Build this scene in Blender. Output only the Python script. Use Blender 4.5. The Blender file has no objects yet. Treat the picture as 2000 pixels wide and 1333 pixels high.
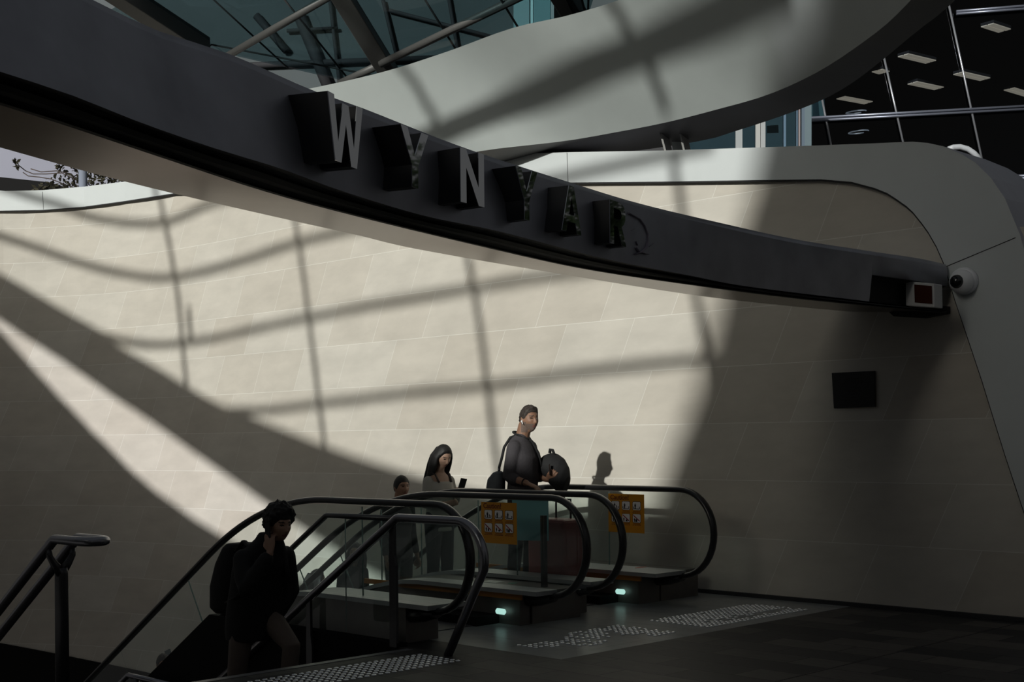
import bpy, bmesh, math, random
from mathutils import Vector, Matrix, noise
random.seed(7)
SC = bpy.context.scene
COL = SC.collection
PI = math.pi
R2 = math.sqrt(0.5)

# ------------------------------------------------------------------ camera
FPX, CPX, CPY, ROLL, EYE = 2600.0, 1000.0, 858.5, 0.0107, 1.5
cam_d = bpy.data.cameras.new('camera')
cam = bpy.data.objects.new('camera', cam_d); COL.objects.link(cam)
cam_d.sensor_width = 36.0
cam_d.lens = 36.0 * FPX / 2000.0
cam_d.shift_y = (CPY - 666.5) / 2000.0
cam_d.clip_end = 500
cam.matrix_world = Matrix.Translation((0, 0, EYE)) @ Matrix.Rotation(PI/2, 4, 'X') @ Matrix.Rotation(-ROLL, 4, 'Z')
SC.camera = cam
SC.cycles.transparent_max_bounces = 64

# ------------------------------------------------------------------ light
# station frame: c runs across the escalators into the stone wall, p runs down along them
def W(c, p, z): return Vector(((c - p) * R2, (c + p) * R2, z))
SUN_CPZ = (1.0, 0.22, -0.325)
SUN_V = Vector(((SUN_CPZ[0]-SUN_CPZ[1])*R2, (SUN_CPZ[0]+SUN_CPZ[1])*R2, SUN_CPZ[2])).normalized()
sun_d = bpy.data.lights.new('sun', 'SUN'); sun_d.energy = 3.35; sun_d.angle = math.radians(0.75)
sun_d.color = (1.0, 0.98, 0.95)
sun = bpy.data.objects.new('sun', sun_d); COL.objects.link(sun)
sun.rotation_euler = SUN_V.to_track_quat('-Z', 'Y').to_euler()
wd = bpy.data.worlds.new('sky'); SC.world = wd; wd.use_nodes = True
nt = wd.node_tree; nt.nodes.clear()
wo = nt.nodes.new('ShaderNodeOutputWorld'); bg = nt.nodes.new('ShaderNodeBackground')
tc = nt.nodes.new('ShaderNodeTexCoord'); sx = nt.nodes.new('ShaderNodeSeparateXYZ'); rp = nt.nodes.new('ShaderNodeValToRGB')
nt.links.new(tc.outputs['Generated'], sx.inputs[0]); nt.links.new(sx.outputs['Z'], rp.inputs['Fac'])
rp.color_ramp.elements[0].position = 0.0; rp.color_ramp.elements[0].color = (0.66, 0.645, 0.615, 1)
rp.color_ramp.elements[1].position = 0.7; rp.color_ramp.elements[1].color = (0.56, 0.60, 0.64, 1)
nt.links.new(rp.outputs['Color'], bg.inputs['Color']); bg.inputs['Strength'].default_value = 0.112
# hazy brightness of the sky around the sun
dt = nt.nodes.new('ShaderNodeVectorMath'); dt.operation = 'DOT_PRODUCT'; dt.inputs[1].default_value = tuple(-SUN_V)
nt.links.new(tc.outputs['Generated'], dt.inputs[0])
mxz = nt.nodes.new('ShaderNodeMath'); mxz.operation = 'MAXIMUM'; mxz.inputs[1].default_value = 0.0; nt.links.new(dt.outputs['Value'], mxz.inputs[0])
pw = nt.nodes.new('ShaderNodeMath'); pw.operation = 'POWER'; pw.inputs[1].default_value = 70.0; nt.links.new(mxz.outputs[0], pw.inputs[0])
ms_ = nt.nodes.new('ShaderNodeMath'); ms_.operation = 'MULTIPLY'; ms_.inputs[1].default_value = 8.0; nt.links.new(pw.outputs[0], ms_.inputs[0])
b2_ = nt.nodes.new('ShaderNodeBackground'); b2_.inputs['Color'].default_value = (1.0, 0.95, 0.86, 1); nt.links.new(ms_.outputs[0], b2_.inputs['Strength'])
ad = nt.nodes.new('ShaderNodeAddShader'); nt.links.new(bg.outputs[0], ad.inputs[0]); nt.links.new(b2_.outputs[0], ad.inputs[1])
nt.links.new(ad.outputs[0], wo.inputs['Surface'])
SC.view_settings.view_transform = 'Standard'; SC.view_settings.look = 'None'
SC.view_settings.exposure = 0.0; SC.view_settings.gamma = 1.0; SC.view_settings.use_curve_mapping = False

# ------------------------------------------------------------------ measuring helpers
CR, SR = math.cos(ROLL), math.sin(ROLL)
def ray(x, y):
    u, v = x - CPX, y - CPY
    return ((u*CR - v*SR) / FPX, -(u*SR + v*CR) / FPX)
def at_depth(x, y, d):
    a, b = ray(x, y); return Vector((a*d, d, EYE + b*d))
def at_z(x, y, z):
    a, b = ray(x, y); d = (z - EYE) / b; return Vector((a*d, d, z))
def at_c(x, y, c):
    a, b = ray(x, y); d = c / R2 / (1 + a); return Vector((a*d, d, EYE + b*d))
def cp(v): return ((v.x + v.y)*R2, (v.y - v.x)*R2)
def lerp(a, b, t): return a + (b - a) * t
def resample(pts, n):
    pts = [Vector(p) for p in pts]
    L = [0]
    for i in range(1, len(pts)): L.append(L[-1] + (pts[i]-pts[i-1]).length)
    out = []
    for k in range(n):
        s = L[-1]*k/(n-1); i = 1
        while i < len(L)-1 and L[i] < s: i += 1
        f = (s - L[i-1]) / max(1e-9, L[i]-L[i-1])
        out.append(pts[i-1].lerp(pts[i], min(1, max(0, f))))
    return out
def smooth_path(pts, n):
    """Catmull-Rom through the points, then even spacing"""
    P = [Vector(p) for p in pts]; P = [P[0]*2-P[1]] + P + [P[-1]*2-P[-2]]
    out = []
    for i in range(1, len(P)-2):
        for k in range(12):
            t = k/12
            a, b, c, d = P[i-1], P[i], P[i+1], P[i+2]
            out.append(0.5*((2*b) + (c-a)*t + (2*a-5*b+4*c-d)*t*t + (3*b-a-3*c+d)*t**3))
    out.append(P[-2])
    return resample(out, n)

# ------------------------------------------------------------------ materials
def mat(name, col, rough=0.6, metal=0.0, noise_amt=0.0, noise_scale=4.0, emit=None, emit_s=0.0, spec=0.5, bump=0.0, coat=0.0):
    m = bpy.data.materials.new(name); m.use_nodes = True
    n = m.node_tree; b = n.nodes['Principled BSDF']
    b.inputs['Base Color'].default_value = (*col, 1); b.inputs['Roughness'].default_value = rough
    b.inputs['Metallic'].default_value = metal; b.inputs['Specular IOR Level'].default_value = spec
    b.inputs['Coat Weight'].default_value = coat
    if noise_amt or bump:
        t = n.nodes.new('ShaderNodeTexCoord'); z = n.nodes.new('ShaderNodeTexNoise'); z.inputs['Scale'].default_value = noise_scale
        z.inputs['Detail'].default_value = 6
        n.links.new(t.outputs['Object'], z.inputs['Vector'])
        if noise_amt:
            mx = n.nodes.new('ShaderNodeMix'); mx.data_type = 'RGBA'
            mx.inputs[6].default_value = (*[c*(1-noise_amt) for c in col], 1); mx.inputs[7].default_value = (*[min(1, c*(1+noise_amt)) for c in col], 1)
            n.links.new(z.outputs['Fac'], mx.inputs[0]); n.links.new(mx.outputs[2], b.inputs['Base Color'])
        if bump:
            bp = n.nodes.new('ShaderNodeBump'); bp.inputs['Strength'].default_value = bump; bp.inputs['Distance'].default_value = 0.01
            n.links.new(z.outputs['Fac'], bp.inputs['Height']); n.links.new(bp.outputs[0], b.inputs['Normal'])
    if emit:
        b.inputs['Emission Color'].default_value = (*emit, 1); b.inputs['Emission Strength'].default_value = emit_s
    return m
def glass_mat(name, tint, gloss=0.10, rough=0.02, haze=0.0, hcol=(0.2, 0.25, 0.25)):
    m = bpy.data.materials.new(name); m.use_nodes = True
    n = m.node_tree; n.nodes.clear()
    o = n.nodes.new('ShaderNodeOutputMaterial'); t = n.nodes.new('ShaderNodeBsdfTransparent'); g = n.nodes.new('ShaderNodeBsdfGlossy')
    f = n.nodes.new('ShaderNodeFresnel'); f.inputs['IOR'].default_value = 1.5
    mu = n.nodes.new('ShaderNodeMath'); mu.operation = 'MULTIPLY'; mu.inputs[1].default_value = gloss*10
    mu.use_clamp = True
    ge = n.nodes.new('ShaderNodeNewGeometry'); fb = n.nodes.new('ShaderNodeMath'); fb.operation = 'SUBTRACT'; fb.inputs[0].default_value = 1.0
    n.links.new(ge.outputs['Backfacing'], fb.inputs[1])
    fm = n.nodes.new('ShaderNodeMath'); fm.operation = 'MULTIPLY'; n.links.new(f.outputs[0], fm.inputs[0]); n.links.new(fb.outputs[0], fm.inputs[1])
    n.links.new(fm.outputs[0], mu.inputs[0])   # the outer face reflects, the inner one only lets through
    t.inputs['Color'].default_value = (*tint, 1); g.inputs['Roughness'].default_value = rough
    mx = n.nodes.new('ShaderNodeMixShader'); n.links.new(mu.outputs[0], mx.inputs['Fac'])
    first = t
    if haze:
        d = n.nodes.new('ShaderNodeBsdfDiffuse'); d.inputs['Color'].default_value = (*hcol, 1)
        h = n.nodes.new('ShaderNodeMixShader'); h.inputs['Fac'].default_value = haze
        n.links.new(t.outputs[0], h.inputs[1]); n.links.new(d.outputs[0], h.inputs[2]); first = h
    n.links.new(first.outputs[0], mx.inputs[1]); n.links.new(g.outputs[0], mx.inputs[2])
    n.links.new(mx.outputs[0], o.inputs['Surface'])
    return m
def brick_mat(name, c1, c2, mortar, bw, rh, msize, rough=0.7, skew=0.0, vshift=0.0, stain=0.12, stain_scale=1.6, spec=0.3, bump=0.0):
    """running bond in metres on the UV map, the upright joints leaning by skew"""
    m = bpy.data.materials.new(name); m.use_nodes = True
    n = m.node_tree; b = n.nodes['Principled BSDF']; b.inputs['Roughness'].default_value = rough; b.inputs['Specular IOR Level'].default_value = spec
    uv = n.nodes.new('ShaderNodeUVMap'); sp = n.nodes.new('ShaderNodeSeparateXYZ'); n.links.new(uv.outputs[0], sp.inputs[0])
    k = n.nodes.new('ShaderNodeMath'); k.operation = 'MULTIPLY_ADD'; k.inputs[1].default_value = -skew
    n.links.new(sp.outputs['Y'], k.inputs[0]); n.links.new(sp.outputs['X'], k.inputs[2])
    v = n.nodes.new('ShaderNodeMath'); v.operation = 'ADD'; v.inputs[1].default_value = vshift; n.links.new(sp.outputs['Y'], v.inputs[0])
    cb = n.nodes.new('ShaderNodeCombineXYZ'); n.links.new(k.outputs[0], cb.inputs['X']); n.links.new(v.outputs[0], cb.inputs['Y'])
    br = n.nodes.new('ShaderNodeTexBrick'); n.links.new(cb.outputs[0], br.inputs['Vector'])
    br.inputs['Scale'].default_value = 1.0; br.inputs['Brick Width'].default_value = bw; br.inputs['Row Height'].default_value = rh
    br.inputs['Mortar Size'].default_value = msize; br.inputs['Mortar Smooth'].default_value = 0.1; br.inputs['Bias'].default_value = 0.0
    br.inputs['Color1'].default_value = (*c1, 1); br.inputs['Color2'].default_value = (*c2, 1); br.inputs['Mortar'].default_value = (*mortar, 1)
    br.offset = 0.5
    nz = n.nodes.new('ShaderNodeTexNoise'); nz.inputs['Scale'].default_value = stain_scale; nz.inputs['Detail'].default_value = 7; nz.inputs['Roughness'].default_value = 0.6
    mp = n.nodes.new('ShaderNodeMapping'); mp.inputs['Scale'].default_value = (1, 2.4, 1); n.links.new(cb.outputs[0], mp.inputs[0]); n.links.new(mp.outputs[0], nz.inputs['Vector'])
    ra = n.nodes.new('ShaderNodeMapRange'); ra.inputs['From Min'].default_value = 0.3; ra.inputs['From Max'].default_value = 0.7
    ra.inputs['To Min'].default_value = 1 - stain; ra.inputs['To Max'].default_value = 1 + stain*0.6
    n.links.new(nz.outputs['Fac'], ra.inputs['Value'])
    mx = n.nodes.new('ShaderNodeMix'); mx.data_type = 'RGBA'; mx.blend_type = 'MULTIPLY'; mx.inputs[0].default_value = 1.0
    n.links.new(br.outputs['Color'], mx.inputs[6]); n.links.new(ra.outputs[0], mx.inputs[7]); n.links.new(mx.outputs[2], b.inputs['Base Color'])
    if bump:
        bp = n.nodes.new('ShaderNodeBump'); bp.inputs['Strength'].default_value = bump; bp.inputs['Distance'].default_value = 0.004; bp.invert = True
        n.links.new(br.outputs['Fac'], bp.inputs['Height']); n.links.new(bp.outputs[0], b.inputs['Normal'])
    return m

M = {}
M['stone'] = brick_mat('sandstone', (0.61, 0.578, 0.522), (0.555, 0.512, 0.45), (0.74, 0.72, 0.67), 0.93, 0.54, 0.003, 0.75, skew=0.47, vshift=-0.01, stain=0.10)
M['paver'] = brick_mat('pavers', (0.022, 0.023, 0.025), (0.092, 0.084, 0.077), (0.008, 0.008, 0.008), 0.62, 0.30, 0.006, 0.55, stain=0.25, stain_scale=5, spec=0.22)
M['plate'] = brick_mat('floor plate', (0.26, 0.275, 0.275), (0.30, 0.31, 0.31), (0.05, 0.05, 0.05), 1.05, 0.64, 0.003, 0.30, stain=0.25, stain_scale=3, spec=0.5)
M['white'] = mat('white render', (0.62, 0.655, 0.665), 0.6, noise_amt=0.05, noise_scale=3)
M['lavender'] = mat('pale side render', (0.56, 0.57, 0.64), 0.6, noise_amt=0.08, noise_scale=6)
M['joint'] = mat('dark joint', (0.03, 0.03, 0.032), 0.8)
M['beam'] = mat('dark blue grey metal', (0.36, 0.37, 0.42), 0.42, metal=0.7, noise_amt=0.35, noise_scale=3.5)
M['groove'] = mat('black groove', (0.010, 0.010, 0.011), 0.6)
M['soffit'] = mat('grey brown soffit', (0.26, 0.236, 0.218), 0.17, metal=1.0, noise_amt=0.25, noise_scale=5)
M['soffit'].node_tree.nodes['Principled BSDF'].inputs['Specular Tint'].default_value = (0.42, 0.385, 0.36, 1)
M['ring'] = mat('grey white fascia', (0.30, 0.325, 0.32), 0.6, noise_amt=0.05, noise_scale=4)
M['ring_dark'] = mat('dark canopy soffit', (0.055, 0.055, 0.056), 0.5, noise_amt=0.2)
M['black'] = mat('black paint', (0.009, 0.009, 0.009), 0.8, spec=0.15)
M['rubber'] = mat('black handrail rubber', (0.016, 0.016, 0.017), 0.28, spec=0.6)
M['steel'] = mat('brushed steel', (0.34, 0.34, 0.36), 0.32, metal=0.9, noise_amt=0.1, noise_scale=30)
M['dark_steel'] = mat('dark steel', (0.10, 0.10, 0.105), 0.35, metal=0.7, noise_amt=0.15, noise_scale=20)
M['rail_steel'] = mat('handrail steel', (0.30, 0.30, 0.33), 0.30, metal=0.9)
M['deck'] = mat('escalator deck metal', (0.44, 0.45, 0.455), 0.42, metal=0.55, noise_amt=0.15, noise_scale=8)
M['brown_clad'] = mat('escalator base cladding', (0.16, 0.145, 0.135), 0.45, metal=0.4, noise_amt=0.25, noise_scale=8)
M['mirror'] = mat('mirror polished face', (0.80, 0.82, 0.85), 0.03, metal=1.0)
M['letter_side'] = mat('letter return', (0.016, 0.017, 0.020), 0.45)
M['orange'] = mat('orange sign', (0.55, 0.235, 0.010), 0.35)
M['orange_strip'] = mat('orange brush strip', (0.50, 0.20, 0.04), 0.5)
M['sign_white'] = mat('sign white', (0.75, 0.74, 0.75), 0.4)
M['sign_black'] = mat('sign black', (0.015, 0.015, 0.02), 0.5)
M['sign_brown'] = mat('sign lettering', (0.16, 0.03, 0.006), 0.5)
M['sign_red'] = mat('sign red', (0.28, 0.02, 0.03), 0.5)
M['teal'] = mat('teal film', (0.16, 0.36, 0.38), 0.3)
M['glass'] = glass_mat('balustrade glass', (0.935, 0.965, 0.958), gloss=0.10, haze=0.02, hcol=(0.25, 0.3, 0.3))
M['glass_edge'] = mat('glass edge', (0.20, 0.30, 0.28), 0.2)
M['roof_glass'] = glass_mat('roof glass', (0.50, 0.60, 0.62), gloss=0.045, rough=0.01)
M['screen_glass'] = glass_mat('screen glass', (0.935, 0.945, 0.925), gloss=0.05)
M['office_glass'] = glass_mat('office glass', (0.50, 0.54, 0.58), gloss=0.10, rough=0.0)
M['lamp'] = mat('comb lamp', (0.5, 0.6, 0.58), 0.3, emit=(0.55, 0.95, 0.85), emit_s=0.75)
M['office_lamp'] = mat('office lamp', (0.6, 0.55, 0.45), 0.4, emit=(1.0, 0.82, 0.60), emit_s=0.55)
M['office_dark'] = mat('office interior', (0.020, 0.021, 0.024), 0.8)
M['frame_metal'] = mat('facade metal', (0.20, 0.22, 0.27), 0.35, metal=0.6)

# ------------------------------------------------------------------ object helpers
def tag(o, label=None, cat=None, group=None, kind=None):
    if label: o['label'] = label
    if cat: o['category'] = cat
    if group: o['group'] = group
    if kind: o['kind'] = kind
    return o
def empty(name, loc, label=None, cat=None, group=None, kind=None):
    o = bpy.data.objects.new(name, None); COL.objects.link(o); o.location = loc; o.empty_display_size = 0.1
    o['_'] = 0; del o['_']
    return tag(o, label, cat, group, kind)
class MB:
    def __init__(s): s.v = []; s.f = []; s.uv = []; s.mi = []; s.sm = []
    def add(s, verts, faces, uvs=None, mi=0, sm=False):
        b = len(s.v); s.v += [Vector(v) for v in verts]
        for k, f in enumerate(faces):
            s.f.append([b+i for i in f]); s.mi.append(mi); s.sm.append(sm)
            s.uv.append([uvs[i] for i in f] if uvs else None)
        return s
    def box(s, c, size, rot=None, mi=0):
        hx, hy, hz = [k/2 for k in size]; R = rot or Matrix.Identity(3); c = Vector(c)
        vs = [c + R @ Vector((x*hx, y*hy, z*hz)) for x in (-1, 1) for y in (-1, 1) for z in (-1, 1)]
        return s.add(vs, [(0,1,3,2),(4,6,7,5),(0,4,5,1),(2,3,7,6),(0,2,6,4),(1,5,7,3)], mi=mi)
    def cpbox(s, c0, c1, p0, p1, z0, z1, mi=0):
        vs = [W(c, p, z) for c in (c0, c1) for p in (p0, p1) for z in (z0, z1)]
        return s.add(vs, [(0,1,3,2),(4,6,7,5),(0,4,5,1),(2,3,7,6),(0,2,6,4),(1,5,7,3)], mi=mi)
    def prism(s, poly, off, mi=0):
        n = len(poly); off = Vector(off); a = [Vector(q) for q in poly]; b = [q + off for q in a]
        fs = [tuple(range(n)), tuple(range(2*n-1, n-1, -1))] + [(i, i+n, (i+1) % n + n, (i+1) % n) for i in range(n)]
        return s.add(a + b, fs, mi=mi)
    def tube(s, path, r, n=10, mi=0, r2=None, up=None, caps=True):
        """r may be a number or list; r2 the radius along the side direction"""
        P = [Vector(q) for q in path]; N = len(P)
        rs = r if isinstance(r, (list, tuple)) else [r]*N
        r2s = rs if r2 is None else (r2 if isinstance(r2, (list, tuple)) else [r2]*N)
        rings = []; prev = None
        for i in range(N):
            t = (P[min(i+1, N-1)] - P[max(i-1, 0)]).normalized()
            if up is not None: u = Vector(up) - t*t.dot(Vector(up))
            elif prev is None: u = Vector((0, 0, 1)) - t*t.z if abs(t.z) < 0.95 else Vector((1, 0, 0)) - t*t.x
            else: u = prev - t*prev.dot(t)
            u.normalize(); prev = u; w = t.cross(u)
            rings.append([P[i] + u*(rs[i]*math.cos(2*PI*k/n)) + w*(r2s[i]*math.sin(2*PI*k/n)) for k in range(n)])
        return s.loft(rings, caps, mi)
    def loft(s, rings, caps=True, mi=0, close=True, sm=True):
        n = len(rings[0]); vs = [v for rg in rings for v in rg]; fs = []
        for i in range(len(rings)-1):
            for k in range(n if close else n-1):
                a, b = i*n+k, i*n+(k+1) % n
                fs.append((a, b, b+n, a+n))
        base = len(s.v); s.add(vs, fs, mi=mi, sm=sm)
        if caps:
            s.f.append([base+k for k in range(n-1, -1, -1)]); s.mi.append(mi); s.sm.append(False); s.uv.append(None)
            e = base + (len(rings)-1)*n
            s.f.append([e+k for k in range(n)]); s.mi.append(mi); s.sm.append(False); s.uv.append(None)
        return s
    def build(s, name, mats, parent=None, fix=True, bevel=0.0, subsurf=0):
        me = bpy.data.meshes.new(name)
        org = Vector((0, 0, 0))
        top = parent
        if parent is not None: org = world_loc(parent)
        elif s.v:
            org = sum(s.v, Vector()) / len(s.v); org.z = min(v.z for v in s.v)
        me.from_pydata([v - org for v in s.v], [], s.f)
        for m in (mats if isinstance(mats, (list, tuple)) else [mats]): me.materials.append(m)
        for p, mi, sm in zip(me.polygons, s.mi, s.sm): p.material_index = mi; p.use_smooth = sm
        if any(u for u in s.uv):
            ul = me.uv_layers.new(name='UVMap')
            for p, u in zip(me.polygons, s.uv):
                if u:
                    for li, q in zip(p.loop_indices, u): ul.data[li].uv = q
        if fix:
            b = bmesh.new(); b.from_mesh(me); bmesh.ops.recalc_face_normals(b, faces=b.faces); b.to_mesh(me); b.free()
        me.update()
        o = bpy.data.objects.new(name, me); COL.objects.link(o)
        if parent is not None: o.parent = parent
        else: o.location = org
        if bevel:
            md = o.modifiers.new('bevel', 'BEVEL'); md.width = bevel; md.segments = 2; md.limit_method = 'ANGLE'
        if subsurf:
            md = o.modifiers.new('sub', 'SUBSURF'); md.levels = subsurf; md.render_levels = subsurf
        return o
def world_loc(o):
    v = Vector(o.location)
    while o.parent is not None:
        o = o.parent; v = v + Vector(o.location)
    return v
def text_mesh(body, size, align='LEFT', bold=0.0, spacing=1.0):
    cu = bpy.data.curves.new('t', 'FONT'); cu.body = body; cu.size = size; cu.align_x = align; cu.offset = bold; cu.space_character = spacing
    cu.resolution_u = 3; cu.extrude = 0.0006
    o = bpy.data.objects.new('t', cu); COL.objects.link(o)
    dg = bpy.context.evaluated_depsgraph_get(); dg.update()
    me = bpy.data.meshes.new_from_object(o.evaluated_get(dg))
    vs = [v.co.copy() for v in me.vertices]; fs = [tuple(p.vertices) for p in me.polygons]
    bpy.data.objects.remove(o); bpy.data.meshes.remove(me); bpy.data.curves.remove(cu)
    return vs, fs
# ================================================================== the stone wall
PLAN = [(6.6, 8.08), (5.6, 9.08), (5.0, 9.68), (4.0, 10.68), (3.0, 11.68), (2.0, 12.68), (1.0, 13.68), (0.0, 14.68), (-1.0, 15.68), (-2.0, 16.68), (-3.0, 17.68),
        (-3.9, 18.57), (-4.7, 19.30), (-5.5, 19.92), (-6.3, 20.38), (-7.1, 20.66), (-8.0, 20.78), (-9.0, 20.68), (-10.5, 20.2), (-12.5, 19.2)]
PLAN = [Vector((a, b, 0)) for a, b in PLAN]
PLAN = PLAN[:8] + smooth_path(PLAN[7:], 44)[1:]
PS = [0.0]
for i in range(1, len(PLAN)): PS.append(PS[-1] - (PLAN[i]-PLAN[i-1]).length)
def wall_hit(x, y, off=0.0):
    """point of the wall seen at a pixel of the photograph, off metres in front of it; also its run and height"""
    a, b = ray(x, y); best = None
    for i in range(len(PLAN)-1):
        A, B = PLAN[i], PLAN[i+1]
        den = (B.x-A.x) - a*(B.y-A.y)
        if abs(den) < 1e-9: continue
        t = (a*A.y - A.x)/den
        if -1e-6 <= t <= 1+1e-6 and A.y + t*(B.y-A.y) > 0:
            q = A.lerp(B, t); n = wall_n(i)
            best = (Vector((q.x, q.y, EYE + b*q.y)) - n*off, PS[i] + t*(PS[i+1]-PS[i]), i); break
    if best is None:
        A, B = PLAN[0], PLAN[1]; best = (at_c(x, y, 10.38) - wall_n(0)*off, 0, 0)
    return best
def wall_n(i):
    d = (PLAN[i+1]-PLAN[i]).normalized(); return Vector((-d.y, d.x, 0)) * (-1 if (-d.y + d.x) < 0 and False else 1) if Vector((-d.y, d.x, 0)).dot(Vector((R2, R2, 0))) > 0 else Vector((d.y, -d.x, 0))

# coping: outer edge and inner edge in matched pairs
COP = [((-150, 381), (-150, 416)), ((0, 375), (0, 413)), ((88, 373), (88, 411.5)), ((170, 366), (170, 405)), ((250, 356), (250, 394)), ((345, 343), (345, 379)),
       ((500, 328), (500, 366)), ((700, 316), (700, 361)), ((960, 304), (960, 358)), ((1120, 299), (1120, 358)), ((1300, 296), (1300, 356.5)), ((1490, 290), (1490, 353.5)),
       ((1610, 286), (1610, 352)), ((1705, 282.5), (1670, 357)), ((1789, 279), (1715, 369)), ((1819, 281.6), (1740, 379)), ((1849, 288), (1760, 392)), ((1884, 303), (1777, 404)), ((1912, 320), (1790, 416)),
       ((1942, 350), (1807, 437)), ((1969, 389), (1820, 455)), ((1999, 461), (1836, 483)), ((2014, 520), (1850, 515)), ((2040, 600), (1873, 590)), ((2070, 680), (1895, 655)),
       ((2110, 780), (1925, 745)), ((2140, 850), (1945, 810)), ((2170, 930), (1970, 890)), ((2190, 990), (1990, 950)), ((2215, 1060), (2010, 1010)), ((2270, 1250), (2070, 1200)), ((2300, 1330), (2092, 1262))]
ztop = []
for (ox, oy), (ix, iy) in COP[:13]:
    _, s, _ = wall_hit((ox+ix)/2, (oy+iy)/2); ztop.append((s, (wall_hit(ox, oy)[0].z*0.6 + wall_hit(ix, iy)[0].z*0.4)))
ztop.append((wall_hit(1760, 330)[1], wall_hit(1760, 330)[0].z)); ztop.append((wall_hit(1900, 440)[1], wall_hit(1900, 440)[0].z)); ztop.append((0.0, 2.6))
ztop.sort()
def top_z(s):
    if s <= ztop[0][0]: return ztop[0][1]
    for (a, za), (b, zb) in zip(ztop, ztop[1:]):
        if a <= s <= b: return lerp(za, zb, (s-a)/(b-a))
    return ztop[-1][1]
w = MB(); ss = []
for i in range(len(PLAN)-1):
    n = max(1, int((PS[i]-PS[i+1])/0.35))
    for k in range(n): ss.append((PLAN[i].lerp(PLAN[i+1], k/n), lerp(PS[i], PS[i+1], k/n), i))
ss.append((PLAN[-1], PS[-1], len(PLAN)-2))
vs, uv = [], []
for q, s, i in ss:
    for z in (-6.0, 0.0, top_z(s)):
        vs.append((q.x, q.y, z)); uv.append((s, z))
fs = []
for i in range(len(ss)-1):
    for k in range(2):
        a = i*3+k; fs.append((a, a+3, a+4, a+1))
w.add(vs, fs, uv)
bk = [(q + wall_n(i)*0.30) for q, s, i in ss]
w.add([(q.x, q.y, z) for q, (_, s, _) in zip(bk, ss) for z in (-6.0, top_z(s))], [(i*2, i*2+1, i*2+3, i*2+2) for i in range(len(ss)-1)], [(0, 0)]*(2*len(ss)))
wall_o = w.build('wall_back', M['stone'], fix=False); tag(wall_o, kind='structure')

# ------------------------------------------------------------------ coping that turns down into the portal leg
cb = MB()
fr = [(wall_hit(*o, 0.06), wall_hit(*i, 0.06)) for o, i in COP]
front = []
for k, (a, b) in enumerate(fr):
    n = wall_n(a[2]); na = wall_n(b[2])
    back = 0.42 if k < 12 else lerp(0.42, 0.85, min(1, (k-12)/5))
    front.append((a[0], b[0], b[0] + na*0.07, a[0] + n*back))
N = len(front)
cb.add([v for q in front for v in q], [(i*4, i*4+4, i*4+5, i*4+1) for i in range(N-1)] + [(i*4+1, i*4+5, i*4+6, i*4+2) for i in range(N-1)], mi=0)
cb.add([v for q in front for v in (q[0], q[3])], [(i*2, i*2+1, i*2+3, i*2+2) for i in range(N-1)], mi=1)
cb.add([v for q in front for v in (q[3], q[2])], [(i*2, i*2+1, i*2+3, i*2+2) for i in range(N-1)], mi=1)
tag(cb.build('trim_1', [M['white'], M['lavender']]), kind='structure')
jt = MB()   # dark joint under the coping
jt.tube([wall_hit(x, y+1.0, 0.045)[0] for _, (x, y) in COP], 0.012, 6)
tag(jt.build('trim_2', M['joint']), kind='structure')
jc = MB()   # fine panel joints and the black drip on the coping
for (x0, y0, x1, y1) in ((1853, 523, 1990, 466), (87, 376, 89, 411), (1115, 300, 1117, 357)):
    jc.tube([wall_hit(lerp(x0, x1, t), lerp(y0, y1, t), 0.061)[0] for t in (0, .25, .5, .75, 1)], 0.0035, 5)
tag(jc.build('trim_3', M['joint']), kind='structure')

# ================================================================== floor, plate, stair hole
STAIR_P, STAIR_C0, STAIR_C1 = 7.30, 3.2, 6.22
def floor_quad(mb, pts, mi=0, thick=0.25):
    vs = [W(c, p, 0) for c, p in pts]; n = len(vs); uv = [(p, c) for c, p in pts]
    mb.add(vs, [tuple(range(n))], uv, mi=mi)
    mb.add([v - Vector((0, 0, thick)) for v in vs], [tuple(range(n))], uv, mi=mi)
    vv = vs + [v - Vector((0, 0, thick)) for v in vs]
    mb.add(vv, [(i, (i+1) % n, (i+1) % n + n, i+n) for i in range(n)], uv+uv, mi=mi)
fl = MB()
floor_quad(fl, [(-8, -8), (10.38, -8), (10.38, 6.17), (-8, 6.17)])
floor_quad(fl, [(-8, 6.17), (6.62, 6.17), (6.62, 7.30), (-8, 7.30)])
floor_quad(fl, [(STAIR_C1, 7.30), (6.62, 7.30), (6.62, 8.0), (STAIR_C1, 8.0)])
tag(fl.build('floor', M['paver'], fix=False), kind='structure')
pl = MB()
floor_quad(pl, [(6.62, 6.17), (10.38, 6.17), (10.38, 9.4), (6.62, 9.4)])
tag(pl.build('floor_plate', M['plate'], fix=False), kind='structure')
ex = MB()   # movement joint and skirting of the wall foot
ex.cpbox(-6, 10.3, 4.62, 4.63, 0.0, 0.0015)
tag(ex.build('trim_4', M['joint']), kind='structure')
sk = MB(); sk.cpbox(10.34, 10.38, -7, 9.4, 0.0, 0.035)
tag(sk.build('baseboard_back', M['joint']), kind='structure')
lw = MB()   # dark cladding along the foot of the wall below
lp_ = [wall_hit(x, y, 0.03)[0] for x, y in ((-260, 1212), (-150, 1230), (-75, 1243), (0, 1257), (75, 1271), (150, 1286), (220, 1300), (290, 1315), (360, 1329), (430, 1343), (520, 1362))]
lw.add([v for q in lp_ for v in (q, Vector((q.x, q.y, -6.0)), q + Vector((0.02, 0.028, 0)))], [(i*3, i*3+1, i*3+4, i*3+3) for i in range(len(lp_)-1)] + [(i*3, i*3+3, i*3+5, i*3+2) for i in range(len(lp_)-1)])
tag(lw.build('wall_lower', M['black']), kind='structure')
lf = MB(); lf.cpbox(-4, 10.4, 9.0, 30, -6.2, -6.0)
tag(lf.build('floor_lower', M['black']), kind='structure')

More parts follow.
